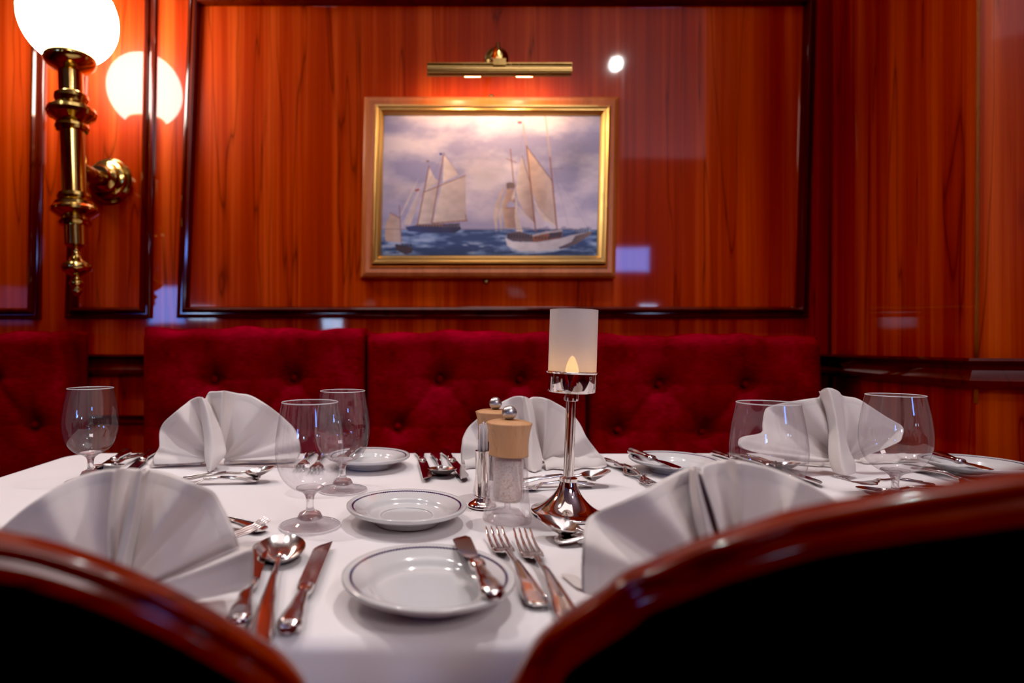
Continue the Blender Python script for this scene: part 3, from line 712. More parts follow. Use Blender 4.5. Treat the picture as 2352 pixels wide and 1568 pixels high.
MB().lathe([(0,.015),(.0092,.015),(.0096,.074),(.0099,.078),(.0089,.078),(.0086,.018),(0,.018)], 40).build('tube', M['chrome'], th_, auto=30)
rr = random.Random(5)
for k in range(12):
    a = k*2.4; r = .0012+.0048*math.sqrt((k+.5)/12); x, y = tp[0]+r*math.cos(a), tp[1]+r*math.sin(a)
    h = rr.uniform(.105, .118); lx, ly = .45*(x-tp[0]), .45*(y-tp[1])
    o = MB().add([(-.0014,-.0006,0),(.0014,-.0006,0),(.0014,.0006,0),(-.0014,.0006,0),(-.0014+lx,-.0006+ly,h-.019),(.0014+lx,-.0006+ly,h-.019),(.0014+lx,.0006+ly,h-.019),(-.0014+lx,.0006+ly,h-.019)],
                 [(0,3,2,1),(4,5,6,7),(0,1,5,4),(1,2,6,5),(2,3,7,6),(3,0,4,7)]).build('wrapped_toothpick', M['paper'], smooth=False)
    o.location = (x, y, TZ+.019); o.rotation_euler = (0, 0, a)
    tag(o, 'white paper-wrapped toothpick standing in the slim silver holder', 'toothpick', 'wrapped toothpicks in the holder')

# ------------------------------------------------------------------ napkins
def napkin(label, piv, d0, rim, ridge=None, bands=(), flaps=(), n=150, bulge=.006, notch=None):
    """piv: photo pixel of the gathering point; rim: (u, v, dy) along the fan edge; ridge: rows of (left, crest, right)"""
    pv = P(*piv, d0); base = Vector((pv.x, pv.y, TZ))
    m = MB()
    rp = catmull([P(u, v, d0+dy*(1.5 if abs(dy) < .016 else 1)) for u, v, dy in rim], n)
    ph = random.Random(len(rim)*7+int(piv[0]))
    f1, f2 = ph.uniform(0, 6), ph.uniform(0, 6)
    def zc(p): p.z = max(p.z, TZ+.0016); return p
    rows = []
    for k, r in enumerate(rp):
        row = []; th = k/(n-1)
        for j in range(27):
            t = .03+.97*(j/26)
            p = pv.lerp(r, t)
            p.y = pv.y + (r.y-pv.y)*(t**.75) - bulge*math.sin(PI*t)*1.2 + .0022*math.sin(9*th*PI+f1+2.2*t)*t
            row.append(zc(p - base))if False else row.append(zc(p))
        rows.append([v - base for v in row])
    m.grid(rows)
    # folded hem: a second thinner ply just in front of the rim
    hem = []
    for k, r in enumerate(rp):
        a = pv.lerp(r, .86); b = pv.lerp(r, .999)
        for p, t in ((a, .86), (b, .999)):
            p.y = pv.y + (r.y-pv.y)*(t**.75) - bulge*math.sin(PI*t)*1.2 - (.0013 if t > .9 else -.0002) + .0022*math.sin(9*k/(n-1)*PI+f1+2.2*t)*t
        hem.append([zc(a)-base, zc(b)-base])
    m.grid(hem)
    if ridge:
        Lr = catmull([P(*a, d0+e) for a, b, c, e in ridge], 34); Cr = catmull([P(*b, d0+e-.018) for a, b, c, e in ridge], 34); Rr = catmull([P(*c, d0+e) for a, b, c, e in ridge], 34)
        rows = []
        for a, b, c in zip(Lr, Cr, Rr):
            pts = catmull([a + Vector((.003, .010, 0)), a, a.lerp(b, .5)+Vector((0,-.003,0)), b, b.lerp(c, .5)+Vector((0,-.001,0)), c, c + Vector((-.004,.012,0))], 19)
            rows.append([zc(p)-base for p in pts])
        m.grid(rows)
    for pts, h in bands:       # soft folded roll lying on the cloth: list of (u, v) at table level, roll height h
        cs = catmull([T(u, v) for u, v in pts], 30); rows = []
        for i, c in enumerate(cs):
            s = .6+.4*math.sin(PI*min(1, (i+2)/14)/2); w = h*1.5*s; hh = h*s*(1+.12*math.sin(i*.9+f2))
            prof = [(-w, .0), (-w*.96, .25*hh), (-w*.7, .62*hh), (-w*.2, .9*hh), (w*.4, hh), (w, .7*hh), (w*1.2, .1*hh)]
            rows.append([Vector((c.x, c.y+a+.004*math.sin(i*.5+f1), TZ+.002+b)) - base for a, b in prof])
        m.grid(rows)
        rows = [[v + Vector((0, -.006-.003*math.sin(i*.8), 0)) if False else Vector((v.x, v.y-.004-.004*math.sin(i*.45+f2), max(.0012, v.z*.28))) for v in r[:4]] for i, r in enumerate(rows)]
        m.grid(rows)
    for quad in flaps:         # loose corner, list of rows of points (u, v, d)
        m.grid([[zc(P(*p))-base for p in r] for r in quad])
    o = m.build('folded_napkin', M['napkin']); o.location = base
    s = o.modifiers.new('s', 'SOLIDIFY'); s.thickness = .0011; s.offset = 0
    ss = o.modifiers.new('sub', 'SUBSURF'); ss.levels = 1; ss.render_levels = 1
    return tag(o, label, 'napkin', 'white napkins folded into fans')
# far left
napkin('white fan-folded napkin at the far left setting, behind the dessert spoon', (512,1056), 1.115,
       [(352,1066,-.035),(350,1052,-.03),(356,1040,-.02),(364,1026,-.012),(365,1000,0),(369,983,.008),(379,967,.004),(405,943,-.010),(425,927,.004),(437,918,.012),(453,911,.0),(463,911,-.012),(470,917,.004),(479,900,.010),(496,898,-.004),(510,897,-.014),(521,897,.0),(545,902,.012),(574,907,.004),(607,925,-.010),(628,939,-.002),(647,954,.008),(676,983,.004),(688,1015,-.012),(690,1038,-.018),(686,1052,-.03)],
       ridge=[((456,913),(464,911),(470,915),-.004),((460,935),(474,935),(486,938),-.014),((464,975),(482,975),(504,980),-.024),((469,1015),(488,1018),(516,1022),-.036),((470,1048),(486,1052),(517,1044),-.05),((475,1072),(484,1076),(500,1066),-.058),((478,1084),(482,1086),(488,1085),-.06)],
       bands=[([(356,1068),(400,1064),(440,1062),(474,1062)], .018), ([(520,1062),(560,1060),(620,1059),(684,1057)], .014)])
# far centre
napkin('white fan-folded napkin behind the candle holder and the mills', (1245,1056), 1.115,
       [(1060,1066,-.03),(1058,1045,-.02),(1060,1020,-.008),(1063,1003,.0),(1074,982,.008),(1091,966,.004),(1118,944,-.008),(1145,926,.006),(1165,916,.01),(1181,910,.0),(1198,909,-.012),(1208,912,-.004),(1214,915,.004),(1222,911,.010),(1240,911,-.004),(1256,915,-.012),(1270,921,.002),(1306,943,.010),(1331,971,.0),(1348,1003,-.012),(1366,1028,-.008),(1380,1046,-.012),(1388,1060,-.02)],
       ridge=[((1196,912),(1206,910),(1214,914),-.004),((1203,945),(1214,945),(1226,945),-.014),((1208,990),(1220,990),(1232,995),-.026),((1208,1030),(1220,1034),(1243,1036),-.038),((1206,1062),(1220,1068),(1246,1060),-.05),((1214,1084),(1226,1090),(1243,1078),-.058),((1222,1094),(1230,1096),(1236,1092),-.06)],
       bands=[([(1066,1072),(1110,1070),(1160,1068),(1206,1068)], .016), ([(1248,1074),(1290,1072),(1340,1070),(1386,1066)], .016)])
# far right, turned sideways
napkin('white folded napkin at the far right, seen through two glasses with its tall central fold', (1940,1056), 1.05,
       [(1850,1060,-.02),(1793,1052,-.04),(1740,1040,-.05),(1698,1026,-.045),(1694,1012,-.04),(1704,1002,-.03),(1748,993,-.01),(1752,975,.0),(1757,945,.008),(1766,934,.012),(1800,924,.0),(1834,918,-.012),(1862,914,-.004),(1882,911,.010),(1888,896,.0),(1905,890,-.012),(1924,897,-.006),(1934,908,.008),(1967,914,.0),(2000,933,-.010),(2040,958,.0),(2072,979,.008),(2070,1000,-.002),(2062,1014,-.008),(2030,1026,-.006),(1990,1046,-.01)],
       ridge=[((1885,898),(1903,890),(1932,906),-.006),((1896,925),(1912,922),(1934,932),-.012),((1904,960),(1920,960),(1938,962),-.018),((1908,1000),(1926,1003),(1942,1003),-.026),((1908,1040),(1930,1043),(1952,1036),-.036),((1912,1070),(1938,1075),(1964,1062),-.044),((1920,1086),(1944,1092),(1966,1086),-.048)],
       bands=[([(1812,1064),(1850,1066),(1880,1068),(1908,1070)], .010), ([(1972,1062),(2010,1060),(2050,1058),(2090,1056)], .010)])
# near left, facing away
napkin('large white fan-folded napkin in the left foreground behind the chair back', (266,1366), .525,
       [(-30,1340,-.01),(-40,1290,.0),(-25,1240,.004),(0,1212,.006),(50,1171,.0),(100,1136,-.004),(152,1104,.004),(195,1088,.010),(236,1079,.006),(262,1075,-.008),(286,1073,.004),(308,1073,.010),(324,1076,.004),(333,1084,-.010),(341,1078,.006),(372,1082,.010),(404,1090,.004),(440,1102,-.004),(471,1116,.0),(495,1131,.006),(510,1160,.004),(522,1185,.0),(540,1228,-.004),(552,1252,.006),(568,1254,.0),(582,1256,-.014),(584,1280,-.012),(581,1333,-.02),(572,1350,-.026),(530,1362,-.03),(486,1372,-.03)],
       ridge=[((318,1078),(326,1078),(334,1086),-.002),((300,1140),(316,1140),(327,1140),-.008),((286,1200),(304,1200),(318,1202),-.012),((270,1270),(288,1275),(302,1280),-.018),((258,1330),(276,1335),(292,1340),-.024)], bulge=.010)
# near right
napkin('large white fan-folded napkin in the right foreground behind the chair back', (1668,1372), .525,
       [(1333,1360,-.02),(1334,1300,-.018),(1340,1240,-.012),(1347,1197,.004),(1362,1180,.008),(1389,1164,.004),(1430,1146,-.002),(1479,1125,-.006),(1525,1101,.004),(1564,1080,.010),(1596,1069,.006),(1606,1084,-.012),(1614,1068,.0),(1640,1059,.008),(1668,1056,.004),(1698,1057,-.006),(1728,1062,-.002),(1766,1072,.006),(1803,1085,.004),(1840,1101,-.004),(1878,1120,.0),(1927,1154,.006),(1965,1200,.0),(1985,1260,-.006),(1992,1330,-.01)],
       ridge=[((1588,1076),(1596,1074),(1606,1086),-.002),((1590,1140),(1606,1140),(1622,1144),-.008),((1602,1210),(1622,1212),(1642,1218),-.012),((1622,1290),(1642,1292),(1662,1298),-.018)],
       flaps=[[[(1282,1316,.575),(1300,1318,.574),(1326,1322,.572)],[(1296,1335,.565),(1315,1340,.562),(1334,1346,.558)],[(1322,1364,.54),(1336,1370,.536),(1350,1376,.532)]]], bulge=.010)

# ------------------------------------------------------------------ dining chairs with hooped backs
def chair(label, pts, rail_w=.019, loc=None):
    """pts: world points of the outer top edge of the back hoop, left to right"""
    cen = sum((Vector(p) for p in pts), Vector())/len(pts)
    a, b = Vector(pts[0]), Vector(pts[-1]); ax = (b-a); ax.z = 0; ax.normalize(); fw = Vector((-ax.y, ax.x, 0))  # fw points to the table
    base = Vector(((a.x+b.x)/2, (a.y+b.y)/2, 0))
    t = thing('dining_chair', label, 'chair', base)
    c = catmull([Vector(p)-base for p in pts], 70); rings = []
    mid = Vector((0, 0, .78))
    prof = [(.0005,-.008),(.002,-.0098),(.0055,-.0098),(.0068,-.0070),(.0078,-.0066),(.0092,-.0090),(.0150,-.0098),(.0188,-.0085),(.0200,-.004),(.0200,.006),(.015,.0095),(.007,.010),(.002,.009),(0,.004),(0,-.004)]
    n = len(c)
    for i, p in enumerate(c):
        tg = (c[min(i+1, n-1)]-c[max(i-1, 0)]).normalized(); inn = fw.cross(tg)
        if inn.dot(mid-p) < 0: inn = -inn
        inn.normalize()
        rings.append([p + inn*w + fw*h for w, h in prof])
    MB().sweep(rings).build('back_rail', M['chairwood'], t)
    # back panel inside the hoop
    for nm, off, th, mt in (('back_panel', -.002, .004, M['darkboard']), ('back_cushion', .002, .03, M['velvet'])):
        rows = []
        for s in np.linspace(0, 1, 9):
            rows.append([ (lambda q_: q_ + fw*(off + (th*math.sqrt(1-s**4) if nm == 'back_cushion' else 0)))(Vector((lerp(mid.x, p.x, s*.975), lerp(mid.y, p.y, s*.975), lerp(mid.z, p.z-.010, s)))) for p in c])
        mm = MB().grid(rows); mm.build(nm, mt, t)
    w = (b-a).length/2
    # posts down to the floor, seat and front legs
    for sx in (-1, 1):
        e = c[0] if sx < 0 else c[-1]; inn = ax*(-sx)*.015
        MB().tube([e+inn+Vector((0,0,.004)), e + inn + fw*.015 + Vector((0,0,-(e.z-.47))), Vector((e.x, e.y, 0))*1.0 - fw*.05 + inn], [.016, .019, .014]).build('leg', M['chairwood'], t)
        fl = ax*sx*w*.92 + fw*.44
        MB().tube([fl+Vector((0,0,.44)), fl], [.021, .014]).build('leg', M['chairwood'], t)
    m = MB(); out = []
    for k in range(40):
        a_ = 2*PI*k/40; cx, sy = math.cos(a_), math.sin(a_)
        out.append((math.copysign(abs(cx)**.5, cx)*w*1.0, math.copysign(abs(sy)**.5, sy)*.22+.235))
    rings = [[ax*x*k_ + fw*((y-.235)*k_+.235) + Vector((0,0,z)) for x, y in out] for z, k_ in ((.435,.97),(.44,1),(.46,1.0),(.475,.96),(.482,.8),(.486,.4))]
    MB().sweep(rings).build('seat', M['velvet'], t)
    rings = [[ax*x*k_ + fw*((y-.235)*k_+.235) + Vector((0,0,z)) for x, y in out] for z, k_ in ((.385,.93),(.39,.95),(.433,.97),(.434,.9))]
    MB().sweep(rings).build('seat_frame', M['chairwood'], t)
    return t
def dep(u, u0, d0, u1, d1): # depth along a straight chair plane between two columns
    # plane through the two points: 1/d is linear in u
    return 1/lerp(1/d0, 1/d1, (u-u0)/(u1-u0))
R_ = [(1150,1610),(1190,1538),(1245,1453),(1305,1409),(1379,1359),(1429,1319),(1509,1284),(1603,1244),(1678,1219),(1803,1179),(1927,1152),(2052,1130),(2176,1110),(2352,1083),(2560,1065),(2760,1062),(2950,1080),(3130,1120),(3300,1190),(3420,1300),(3490,1450),(3520,1640)]
R_ = [p for p in R_ if p[0] not in (1305,)]
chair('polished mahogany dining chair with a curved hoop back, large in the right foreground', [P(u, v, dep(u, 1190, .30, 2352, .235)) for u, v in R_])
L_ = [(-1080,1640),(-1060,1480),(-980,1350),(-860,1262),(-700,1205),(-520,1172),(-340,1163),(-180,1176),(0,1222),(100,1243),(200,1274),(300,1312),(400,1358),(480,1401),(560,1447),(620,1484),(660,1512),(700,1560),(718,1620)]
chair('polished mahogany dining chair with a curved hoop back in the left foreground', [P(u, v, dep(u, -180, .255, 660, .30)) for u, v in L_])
# neighbouring table's chair, its back just enters at the left edge
hp = []
for k in range(15):
    a = PI*k/14; hp.append(Vector((-.87, 1.04-.2*math.cos(a), .62+.235*math.sin(a)**.8)))
chair('dark wooden chair beside the left end of the table, mostly outside the picture', [(p.x, p.y, p.z) for p in hp])

# ------------------------------------------------------------------ globe wall sconce
SD = 1.62; S_ = SD/F
top = P(161, 130, SD); bot = P(178, 682, SD)
axis = (top-bot).normalized()
sc = thing('globe_wall_sconce', 'brass torch-shaped wall sconce with a glowing white glass globe', 'wall lamp', bot)
sc.rotation_euler = axis.to_track_quat('Z', 'Y').to_euler()
H = (top-bot).length
prof = [(682,0),(679,5),(672,9),(667,12),(662,8),(657,11),(650,17),(645,14),(641,8),(634,9),(630,18),(621,30),(614,32),(606,30),(598,17),(590,12),(580,8),(572,9),(566,16)]
prof2 = [(566,16),(563,24),(561,24),(518,24),(517,33),(511,35),(506,30),(500,30),(494,40),(486,50),(480,50),(474,44),(466,42),(463,30),(460,34),(453,36),(446,34),(443,26),(442,26),(303,26),(301,33),(294,36),(287,34),(284,28),(276,38),(269,50),(260,53),(252,50),(245,40),(238,32),(236,33),(228,36),(220,35),(216,27),(214,26),(168,26),(166,22)]
prof3 = [(168,22),(163,30),(156,44),(148,52),(140,55),(131,54),(129,52),(133,50),(145,46),(156,34),(160,0)]
def pc(pr): return [(r*S_, (682-y)*S_*H/((682-130)*S_)) for y, r in pr]
MB().lathe(pc(prof), 40).build('finial', M['brass'], sc)
MB().lathe(pc(prof2), 48).build('stem', M['brass'], sc, auto=25)
MB().lathe(pc(prof3), 48).build('gallery_cup', M['brass'], sc, auto=40)
gr = 103*S_; gz = pc([(42, 0)])[0][1]
MB().lathe([(gr*math.sin(a), gz-gr*math.cos(a)) for a in np.linspace(.3, PI, 40)], 64).build('globe', M['globe'], sc)
lamp_c = bot + axis*gz
inv = sc.rotation_euler.to_matrix().inverted()
a0 = P(168, 383, SD); w0 = P(256, 417, WALL)
def loc(p): return inv @ (Vector(p)-bot)
MB().tube([loc(a0), loc(a0.lerp(w0, .5)+Vector((0,0,-.004))), loc(w0)], 18*S_, 20).build('arm', M['brassdark'], sc)
MW = (Matrix.Translation(loc(w0)) @ inv.to_4x4() @ Matrix.Rotation(PI/2, 4, 'X'))
MB().lathe([(r*WALL/F, h) for r, h in [(51,.0),(51,.012),(48,.018),(43,.020),(41,.026),(41,.034),(37,.038),(32,.040),(30,.050),(26,.054),(22,.060),(20,.075),(0,.078)]], 56, M=MW).build('wall_rose', M['brass'], sc, auto=30)
light('POINT', lamp_c, 0.001, (1,.8,.6), .1, name='sconce_point')

# ------------------------------------------------------------------ picture lamp
PD = 1.70
pl = thing('picture_lamp', 'long brass picture light on a curved arm above the ship painting', 'picture light', P(1145, 162, PD))
b0 = P(1145, 162, PD)
x0 = P(981, 0, PD).x - b0.x; x1 = P(1310, 0, PD).x - b0.x
rs = 15*PD/F; rows = []
for x in (x0, x1):
    rows.append([Vector((x, rs*math.cos(a), rs*math.sin(a))) for a in np.linspace(.12*PI, 1.46*PI, 22)])
m = MB().grid(rows)
rows2 = [[Vector((p.x, p.y*.93, p.z*.93)) for p in r] for r in rows]; m.grid(rows2)
for x in (x0, x1):
    m.add([Vector((x, rs*math.cos(a), rs*math.sin(a))) for a in np.linspace(.12*PI, 1.46*PI, 22)], [tuple(range(22))])
m.build('shade', M['brassdark'], pl, auto=40)
for k, zz in ((.6, .012), (-.2, -.008)):
    MB().box(x0, x1, -rs-.0015, -rs+.004, zz-.0015, zz+.0015).build('rib', M['brass'], pl, smooth=False)
for x in (-.075, .075):
    MB().tube([(x-.03,0,-.010),(x-.022,0,-.010),(x+.022,0,-.010),(x+.03,0,-.010)], [.003,.008,.008,.003], 14).build('bulb', M['bulb'], pl)
ws = P(1140, 137, WALL)-b0
MB().tube([Vector((0,-.004,.014)), Vector((0,-.006,.05)), Vector((0,.01,.083)), Vector((-.002,.05,.080)), Vector((-.004,.1,.050)), ws+Vector((0,-.01,0))], [.007,.006,.0055,.0055,.006,.008], 14).build('arm', M['brass'], pl)
MB().lathe([(0,.0),(.037,.0),(.037,.006),(.030,.010),(.026,.016),(.018,.020),(.014,.028),(0,.03)], 40, M=Matrix.Translation(ws) @ Matrix.Rotation(PI/2, 4, 'X')).build('wall_rose', M['brassdark'], pl, auto=30)
MB().box(-.018, .018, -rs-.004, .004, .006, rs+.006).build('clamp', M['brass'], pl, smooth=False)
for x in (-.09, .09):
    light('SPOT', b0+Vector((x, .006, -.012)), 7.2, (1,.60,.31), .008, b0+Vector((x*1.1, .130, -.12)), 165, 'picture_spot', .8)

# ------------------------------------------------------------------ framed ship painting
FD = WALL-.002
pic = thing('framed_painting', 'framed seascape painting of sailing schooners under a brass picture light', 'painting', P(1122, 640, WALL))
ofs = Vector(pic.location)
def qq(pts, d=WALL): return [(P(u, v, d).x-ofs.x, P(u, v, d).z-ofs.z) for u, v in pts]
outer = qq([(829,640),(838,228),(1417,228),(1409,640)])
woodp = [(0,0),(0,.018),(.006,.026),(.016,.030),(.028,.027),(.034,.030),(.037,.026)]
mould('frame', outer, 0, woodp, M['framewood']).parent = pic
inner = qq([(856,608),(863,248),(1396,250),(1387,608)])
goldp = [(0,.020),(0,.028),(.006,.031),(.011,.026),(.014,.026),(.017,.029),(.021,.024),(.026,.018),(.028,.008)]
mould('gilt_slip', inner, 0, goldp, M['gold']).parent = pic
# painted surface: colours computed per vertex
W_, H_ = 560, 366
yy, xx = np.mgrid[0:H_, 0:W_]
X = (xx+.5)/W_*1258; Y = (yy+.5)/H_*820          # coordinates of the painted area
rng = np.random.RandomState(3)
def fbm(sx, sy, octs=5, seed=0, warp=None):
    r = np.random.RandomState(seed); out = np.zeros((H_, W_)); amp = 1; tot = 0
    for o in range(octs):
        gx_, gy_ = max(2, int(sx*2**o)), max(2, int(sy*2**o)); g = r.rand(gy_+2, gx_+2)
        fx = X/1258*gx_; fy = Y/820*gy_
        if warp is not None: fx = np.clip(fx+warp*.6*gx_/sx*.3, 0, gx_-.001); fy = np.clip(fy, 0, gy_-.001)
        ix = np.clip(fx.astype(int), 0, gx_-1); iy = np.clip(fy.astype(int), 0, gy_-1); tx = np.clip(fx-ix, 0, 1); ty = np.clip(fy-iy, 0, 1); tx = tx*tx*(3-2*tx); ty = ty*ty*(3-2*ty)
        v = (g[iy, ix]*(1-tx)+g[iy, ix+1]*tx)*(1-ty) + (g[iy+1, ix]*(1-tx)+g[iy+1, ix+1]*tx)*ty
        out += v*amp; tot += amp; amp *= .55
    return out/tot
w_ = fbm(5, 4, 3, 11)
cl = fbm(4, 5, 6, 5, w_)
def c3(r, g, b): return np.array([r, g, b])/255.0
img = np.zeros((H_, W_, 3))
t = np.clip((cl-.36)/.3, 0, 1)[..., None]
sky = c3(150,146,182)*(1-t) + c3(216,204,216)*t
hz = np.clip((Y-430)/230, 0, 1)[..., None]; sky = sky*(1-.45*hz) + c3(176,170,200)*.45*hz
dk = np.exp(-(((X-110)/110)**2+((Y-420)/60)**2))+np.exp(-(((X-590)/140)**2+((Y-300)/80)**2))+np.exp(-(((X-1150)/150)**2+((Y-240)/120)**2))
sky = sky*(1-.22*np.clip(dk*fbm(6,6,4,8)*1.6, 0, 1)[..., None]) 
img[:] = sky
HOR = 653
wv = fbm(14, 46, 5, 21, w_); w2 = fbm(5, 26, 4, 31)
ts = np.clip((wv-.38)/.28, 0, 1)[..., None]
sea = c3(50,70,116)*(1-ts) + c3(128,152,196)*ts
foam = np.clip((wv*.6+w2*.4-.56)/.08, 0, 1)[..., None]*np.clip((Y-HOR-15)/90, 0, 1)[..., None]
sea = sea*(1-.75*foam) + c3(190,196,215)*.75*foam
nr = np.clip((Y-730)/100, 0, 1)[..., None]; sea = sea*(1-.35*nr)
img = np.where((Y > HOR)[..., None], sea, img)
def seg_d(ax, ay, bx, by):
    dx, dy = bx-ax, by-ay; t = np.clip(((X-ax)*dx+(Y-ay)*dy)/(dx*dx+dy*dy), 0, 1); return np.hypot(X-ax-t*dx, Y-ay-t*dy)
OX, OY = 201, 528
def poly(pts, col, col2=None, a=1.0, shade=None):
    global img
    pts = [(x-OX, y-OY) for x, y in pts]; ins = np.zeros((H_, W_), bool); n = len(pts)
    for i in range(n):
        x1_, y1_ = pts[i]; x2_, y2_ = pts[(i+1) % n]
        if y1_ == y2_: y2_ += .01
        c = ((y1_ > Y) != (y2_ > Y)) & (X < (x2_-x1_)*(Y-y1_)/(y2_-y1_)+x1_); ins ^= c
    mk = ins.astype(float)
    c = np.array(col)/255.; 
    if col2 is not None:
        xs = [p[0] for p in pts]; tt = np.clip((X-min(xs))/(max(xs)-min(xs)+1e-6), 0, 1)[..., None]; c = c*(1-tt)+np.array(col2)/255.*tt
    tex = .92+.16*fbm(30, 30, 2, 77)[..., None]
    mk = mk[..., None]*a; img = img*(1-mk) + c*tex*mk
def line(a, b, w, col, al=1.0):
    global img
    d = seg_d(a[0]-OX, a[1]-OY, b[0]-OX, b[1]-OY); mk = np.clip(w/2+.8-d, 0, 1)[..., None]*al; img = img*(1-mk)+np.array(col)/255.*mk
SAIL, SAIL2, TAN, TAN2, SPAR = (212,196,190), (182,164,164), (196,164,146), (160,130,124), (140,88,66)
for k in range(34):
    x = 1000+k*13; h = 8+9*math.sin(k*.7)+5*math.sin(k*1.7); poly([(x-8,1181),(x-8,1181-h),(x+8,1181-h),(x+8,1181)], (128,128,164), a=.6)
# small boat
poly([(255,1085),(308,1115),(325,1255),(230,1245),(225,1200),(232,1140)], TAN, SAIL2); line((303,1040),(322,1262),3,SPAR); line((252,1084),(308,1114),3,SPAR)
poly([(285,1262),(330,1268),(390,1285),(384,1312),(350,1324),(292,1298)], (64,52,60)); 
for x in (330, 345, 360, 376): poly([(x-4,1278),(x-3,1258),(x+3,1258),(x+4,1278)], (50,42,52))
# left schooner
poly([(440,905),(400,985),(330,1140),(322,1160),(345,1120),(392,1020)], SAIL, a=.9)
poly([(415,875),(370,960),(312,1090),(316,1104),(352,1030)], SAIL, a=.75)
poly([(437,955),(392,1030),(336,1150),(372,1152),(412,1010)], SAIL, SAIL2)
poly([(470,825),(500,880),(525,905),(450,960)], SAIL, SAIL2)
poly([(445,965),(525,925),(492,1142),(414,1150)], SAIL, SAIL2)
poly([(553,755),(590,800),(640,866),(548,912)], SAIL, SAIL2)
poly([(545,918),(680,873),(684,1010),(692,1130),(498,1142)], SAIL, SAIL2)
line((552,742),(492,1142),5,SPAR); line((468,815),(412,1152),5,SPAR); line((680,870),(445,965),4,SPAR); line((498,1143),(697,1128),5,SPAR)
line((688,1096),(690,1130),4,SPAR); line((552,745),(340,1165),1,(110,90,100),.6); line((640,866),(552,745),1,(110,90,100),.6)
poly([(340,1165),(400,1156),(660,1162),(662,1180),(626,1201),(500,1201),(360,1190)], (56,70,124), (44,48,80)); poly([(400,1150),(560,1146),(560,1164),(400,1160)], (140,110,100)); poly([(556,1147),(655,1142),(655,1166),(556,1168)], (90,84,104))
for x in range(410, 640, 17): poly([(x-4,1165),(x-3,1150),(x+3,1150),(x+4,1165)], (72,62,72))
poly([(523,742),(542,740),(542,754),(527,754)], (52,70,140)); poly([(452,783),(468,783),(466,795),(454,795)], (130,90,80)); poly([(392,950),(416,946),(416,958),(392,962)], (150,70,72))
# right ship
poly([(910,930),(882,970),(852,1050),(846,1110),(866,1198),(870,1110),(884,1010)], SAIL, TAN)
poly([(918,965),(892,1015),(876,1100),(896,1202),(896,1110)], SAIL, SAIL2)
poly([(918,945),(965,950),(972,1060),(982,1170),(914,1172),(900,1060)], TAN, TAN2); poly([(925,1030),(945,1016),(968,1030),(970,1052),(920,1052)], (168,164,196)); line((918,1056),(976,1056),3,SPAR)
poly([(915,915),(935,908),(962,914),(966,942),(918,948)], (120,100,98)); line((934,720),(962,945),5,SPAR); line((912,774),(972,798),3,SPAR)
poly([(1003,760),(1030,830),(1050,890),(1068,1000),(1092,1150),(1030,1090),(985,1010),(970,950),(984,850)], SAIL, TAN2)
poly([(968,930),(950,990),(948,1015),(966,1000)], SAIL)
poly([(1028,705),(1110,810),(1170,890),(1195,1000),(1216,1165),(1150,1110),(1100,1040),(1060,950),(1034,820)], TAN, SAIL2)
poly([(1060,930),(1080,1010),(1120,1080),(1212,1165),(1130,1120),(1088,1060)], SAIL)
poly([(975,985),(988,1100),(1016,1180),(1024,1255),(982,1195),(968,1100)], SAIL)
poly([(980,1040),(1010,1090),(1095,1160),(1040,1110),(1000,1060)], SAIL)
line((1130,528),(1166,770),5,(190,160,140)); line((1163,765),(1220,1228),7,SPAR); line((1003,572),(1026,700),4,(180,146,128)); line((1026,700),(1092,1190),6,SPAR); line((1028,705),(1178,900),4,(110,84,80)); line((1003,760),(1054,915),3,(110,84,80))
line((1175,832),(1238,828),2,(110,100,110)); line((1170,770),(1290,1200),1,(130,110,120),.6); line((1180,830),(1400,1180),1,(130,110,120),.45); line((1008,575),(930,1220),1,(130,110,120),.5)
poly([(970,560),(997,560),(997,568),(972,568)], (176,70,66)); poly([(972,568),(997,568),(997,576),(974,576)], (70,80,150))
poly([(880,1222),(920,1225),(920,1232),(890,1230)], (60,60,90))
poly([(918,1228),(960,1250),(1100,1252),(1230,1232),(1290,1214),(1418,1188),(1410,1208),(1330,1262),(1236,1290),(1120,1305),(1000,1302),(930,1272)], (206,200,206), (168,160,172))
poly([(1320,1216),(1418,1188),(1410,1208),(1330,1262),(1240,1292),(1222,1284),(1300,1250)], (70,62,82), (122,100,92))
poly([(925,1200),(1000,1190),(1075,1215),(1075,1250),(962,1246),(928,1230)], (84,70,78)); poly([(1075,1218),(1170,1196),(1245,1188),(1246,1225),(1170,1240),(1075,1252)], (128,78,60)); poly([(1060,1214),(1150,1190),(1245,1182),(1246,1190),(1160,1202),(1064,1222)], (170,160,170))
poly([(1168,1200),(1240,1192),(1242,1222),(1172,1232)], (62,50,66))
for x in range(940, 1070, 16): poly([(x-5,1230),(x-4,1204),(x+4,1204),(x+5,1230)], (50,44,56))
for x in range(1320, 1395, 14): poly([(x-4,1202-(x-1320)*.1),(x-3,1178-(x-1320)*.1),(x+3,1178-(x-1320)*.1),(x+4,1202-(x-1320)*.1)], (80,66,72))
for x in range(1090, 1165, 18): poly([(x,1222),(x+9,1220),(x+9,1234),(x,1236)], (60,44,50))
poly([(930,1272),(1000,1300),(1120,1304),(1236,1290),(1300,1282),(1210,1306),(1080,1318),(960,1302)], (196,200,218), a=.6)
img = np.clip(img, 0, 1); lin = np.where(img <= .04045, img/12.92, ((img+.055)/1.055)**2.4)
cq = [Vector((a, 0, b)) for a, b in qq([(873,594),(883,266),(1383,266),(1375,594)], FD-.010)]   # BL TL TR BR
verts = np.zeros((H_, W_, 3)); 
tx = (xx/(W_-1))[..., None]; ty = (yy/(H_-1))[..., None]
BLv, TLv, TRv, BRv = [np.array(v) for v in cq]
verts = (TLv*(1-tx)+TRv*tx)*(1-ty) + (BLv*(1-tx)+BRv*tx)*ty; verts[..., 1] = -.012
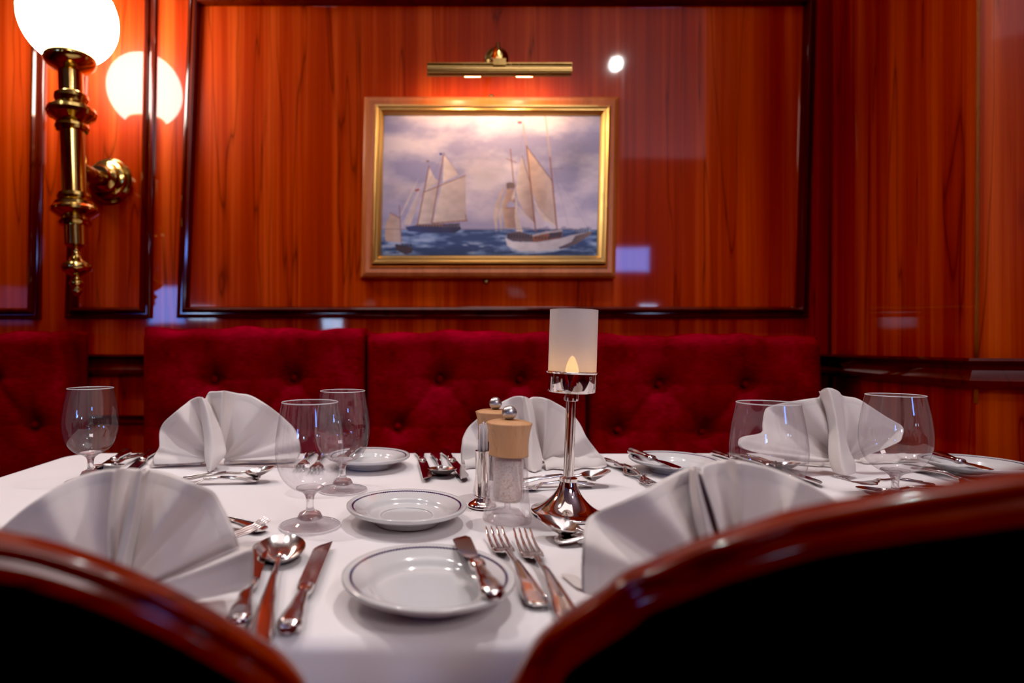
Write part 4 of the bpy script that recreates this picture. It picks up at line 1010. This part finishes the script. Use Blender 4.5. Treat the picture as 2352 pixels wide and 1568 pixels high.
me = bpy.data.meshes.new('canvas')
idx = np.arange(H_*W_).reshape(H_, W_)
fq = np.stack([idx[:-1,:-1], idx[1:,:-1], idx[1:,1:], idx[:-1,1:]], -1).reshape(-1, 4)
me.vertices.add(H_*W_); me.vertices.foreach_set('co', verts.reshape(-1)); me.loops.add(fq.size); me.loops.foreach_set('vertex_index', fq.reshape(-1))
me.polygons.add(len(fq)); me.polygons.foreach_set('loop_start', np.arange(0, fq.size, 4)); me.polygons.foreach_set('loop_total', np.full(len(fq), 4)); me.update(); me.validate()
ca = me.color_attributes.new('paint', 'FLOAT_COLOR', 'POINT'); ca.data.foreach_set('color', np.concatenate([lin, np.ones((H_, W_, 1))], -1).reshape(-1).astype(np.float32))
pm = mat('oil_paint', Roughness=.45, Specular_IOR_Level=.35); at = N(pm, 'ShaderNodeAttribute'); at.attribute_name = 'paint'; L(pm, at.outputs['Color'], pm.node_tree.nodes['Principled BSDF'].inputs['Base Color'])
link('canvas', me, pm, pic)
# small brass hanging plate and screw above and below the frame
for (u, v, lb) in ((1128, 224, 'small round brass fixing above the painting frame'), (1117, 645, 'small round brass screw just under the painting frame')):
    p = P(u, v, WALL); o = MB().lathe([(0,0),(.010,0),(.010,.003),(.006,.006),(0,.007)], 20, M=Matrix.Rotation(PI/2, 4, 'X')).build('brass_fixing', M['brassdark']); o.location = p; tag(o, lb, 'fixing')

# ------------------------------------------------------------------ world, camera, view
w = bpy.data.worlds.new('w'); scene.world = w; w.use_nodes = True
w.node_tree.nodes['Background'].inputs['Color'].default_value = (.5,.35,.35,1); w.node_tree.nodes['Background'].inputs['Strength'].default_value = .05
cam = bpy.data.cameras.new('camera'); co = bpy.data.objects.new('camera', cam); COL.objects.link(co); scene.camera = co
co.location = (0, 0, EYE); co.rotation_euler = (PI/2, 0, 0)
cam.sensor_width = 36; cam.lens = 36*F/2352; cam.shift_x = (1176-PX)/2352; cam.shift_y = (PY-784)/2352
cam.clip_start = .01
cam.dof.use_dof = True; cam.dof.focus_distance = .86; cam.dof.aperture_fstop = 2.9
scene.view_settings.view_transform = 'Standard'; scene.view_settings.look = 'None'; scene.view_settings.exposure = 0.0
vs = scene.view_settings; vs.use_curve_mapping = True; vs.curve_mapping.black_level = (.0045,.0045,.0045); vs.curve_mapping.update()
scene.cycles.max_bounces = 10; scene.cycles.transparent_max_bounces = 24; scene.cycles.transmission_bounces = 10
scene.cycles.caustics_reflective = False; scene.cycles.sample_clamp_indirect = 6.0
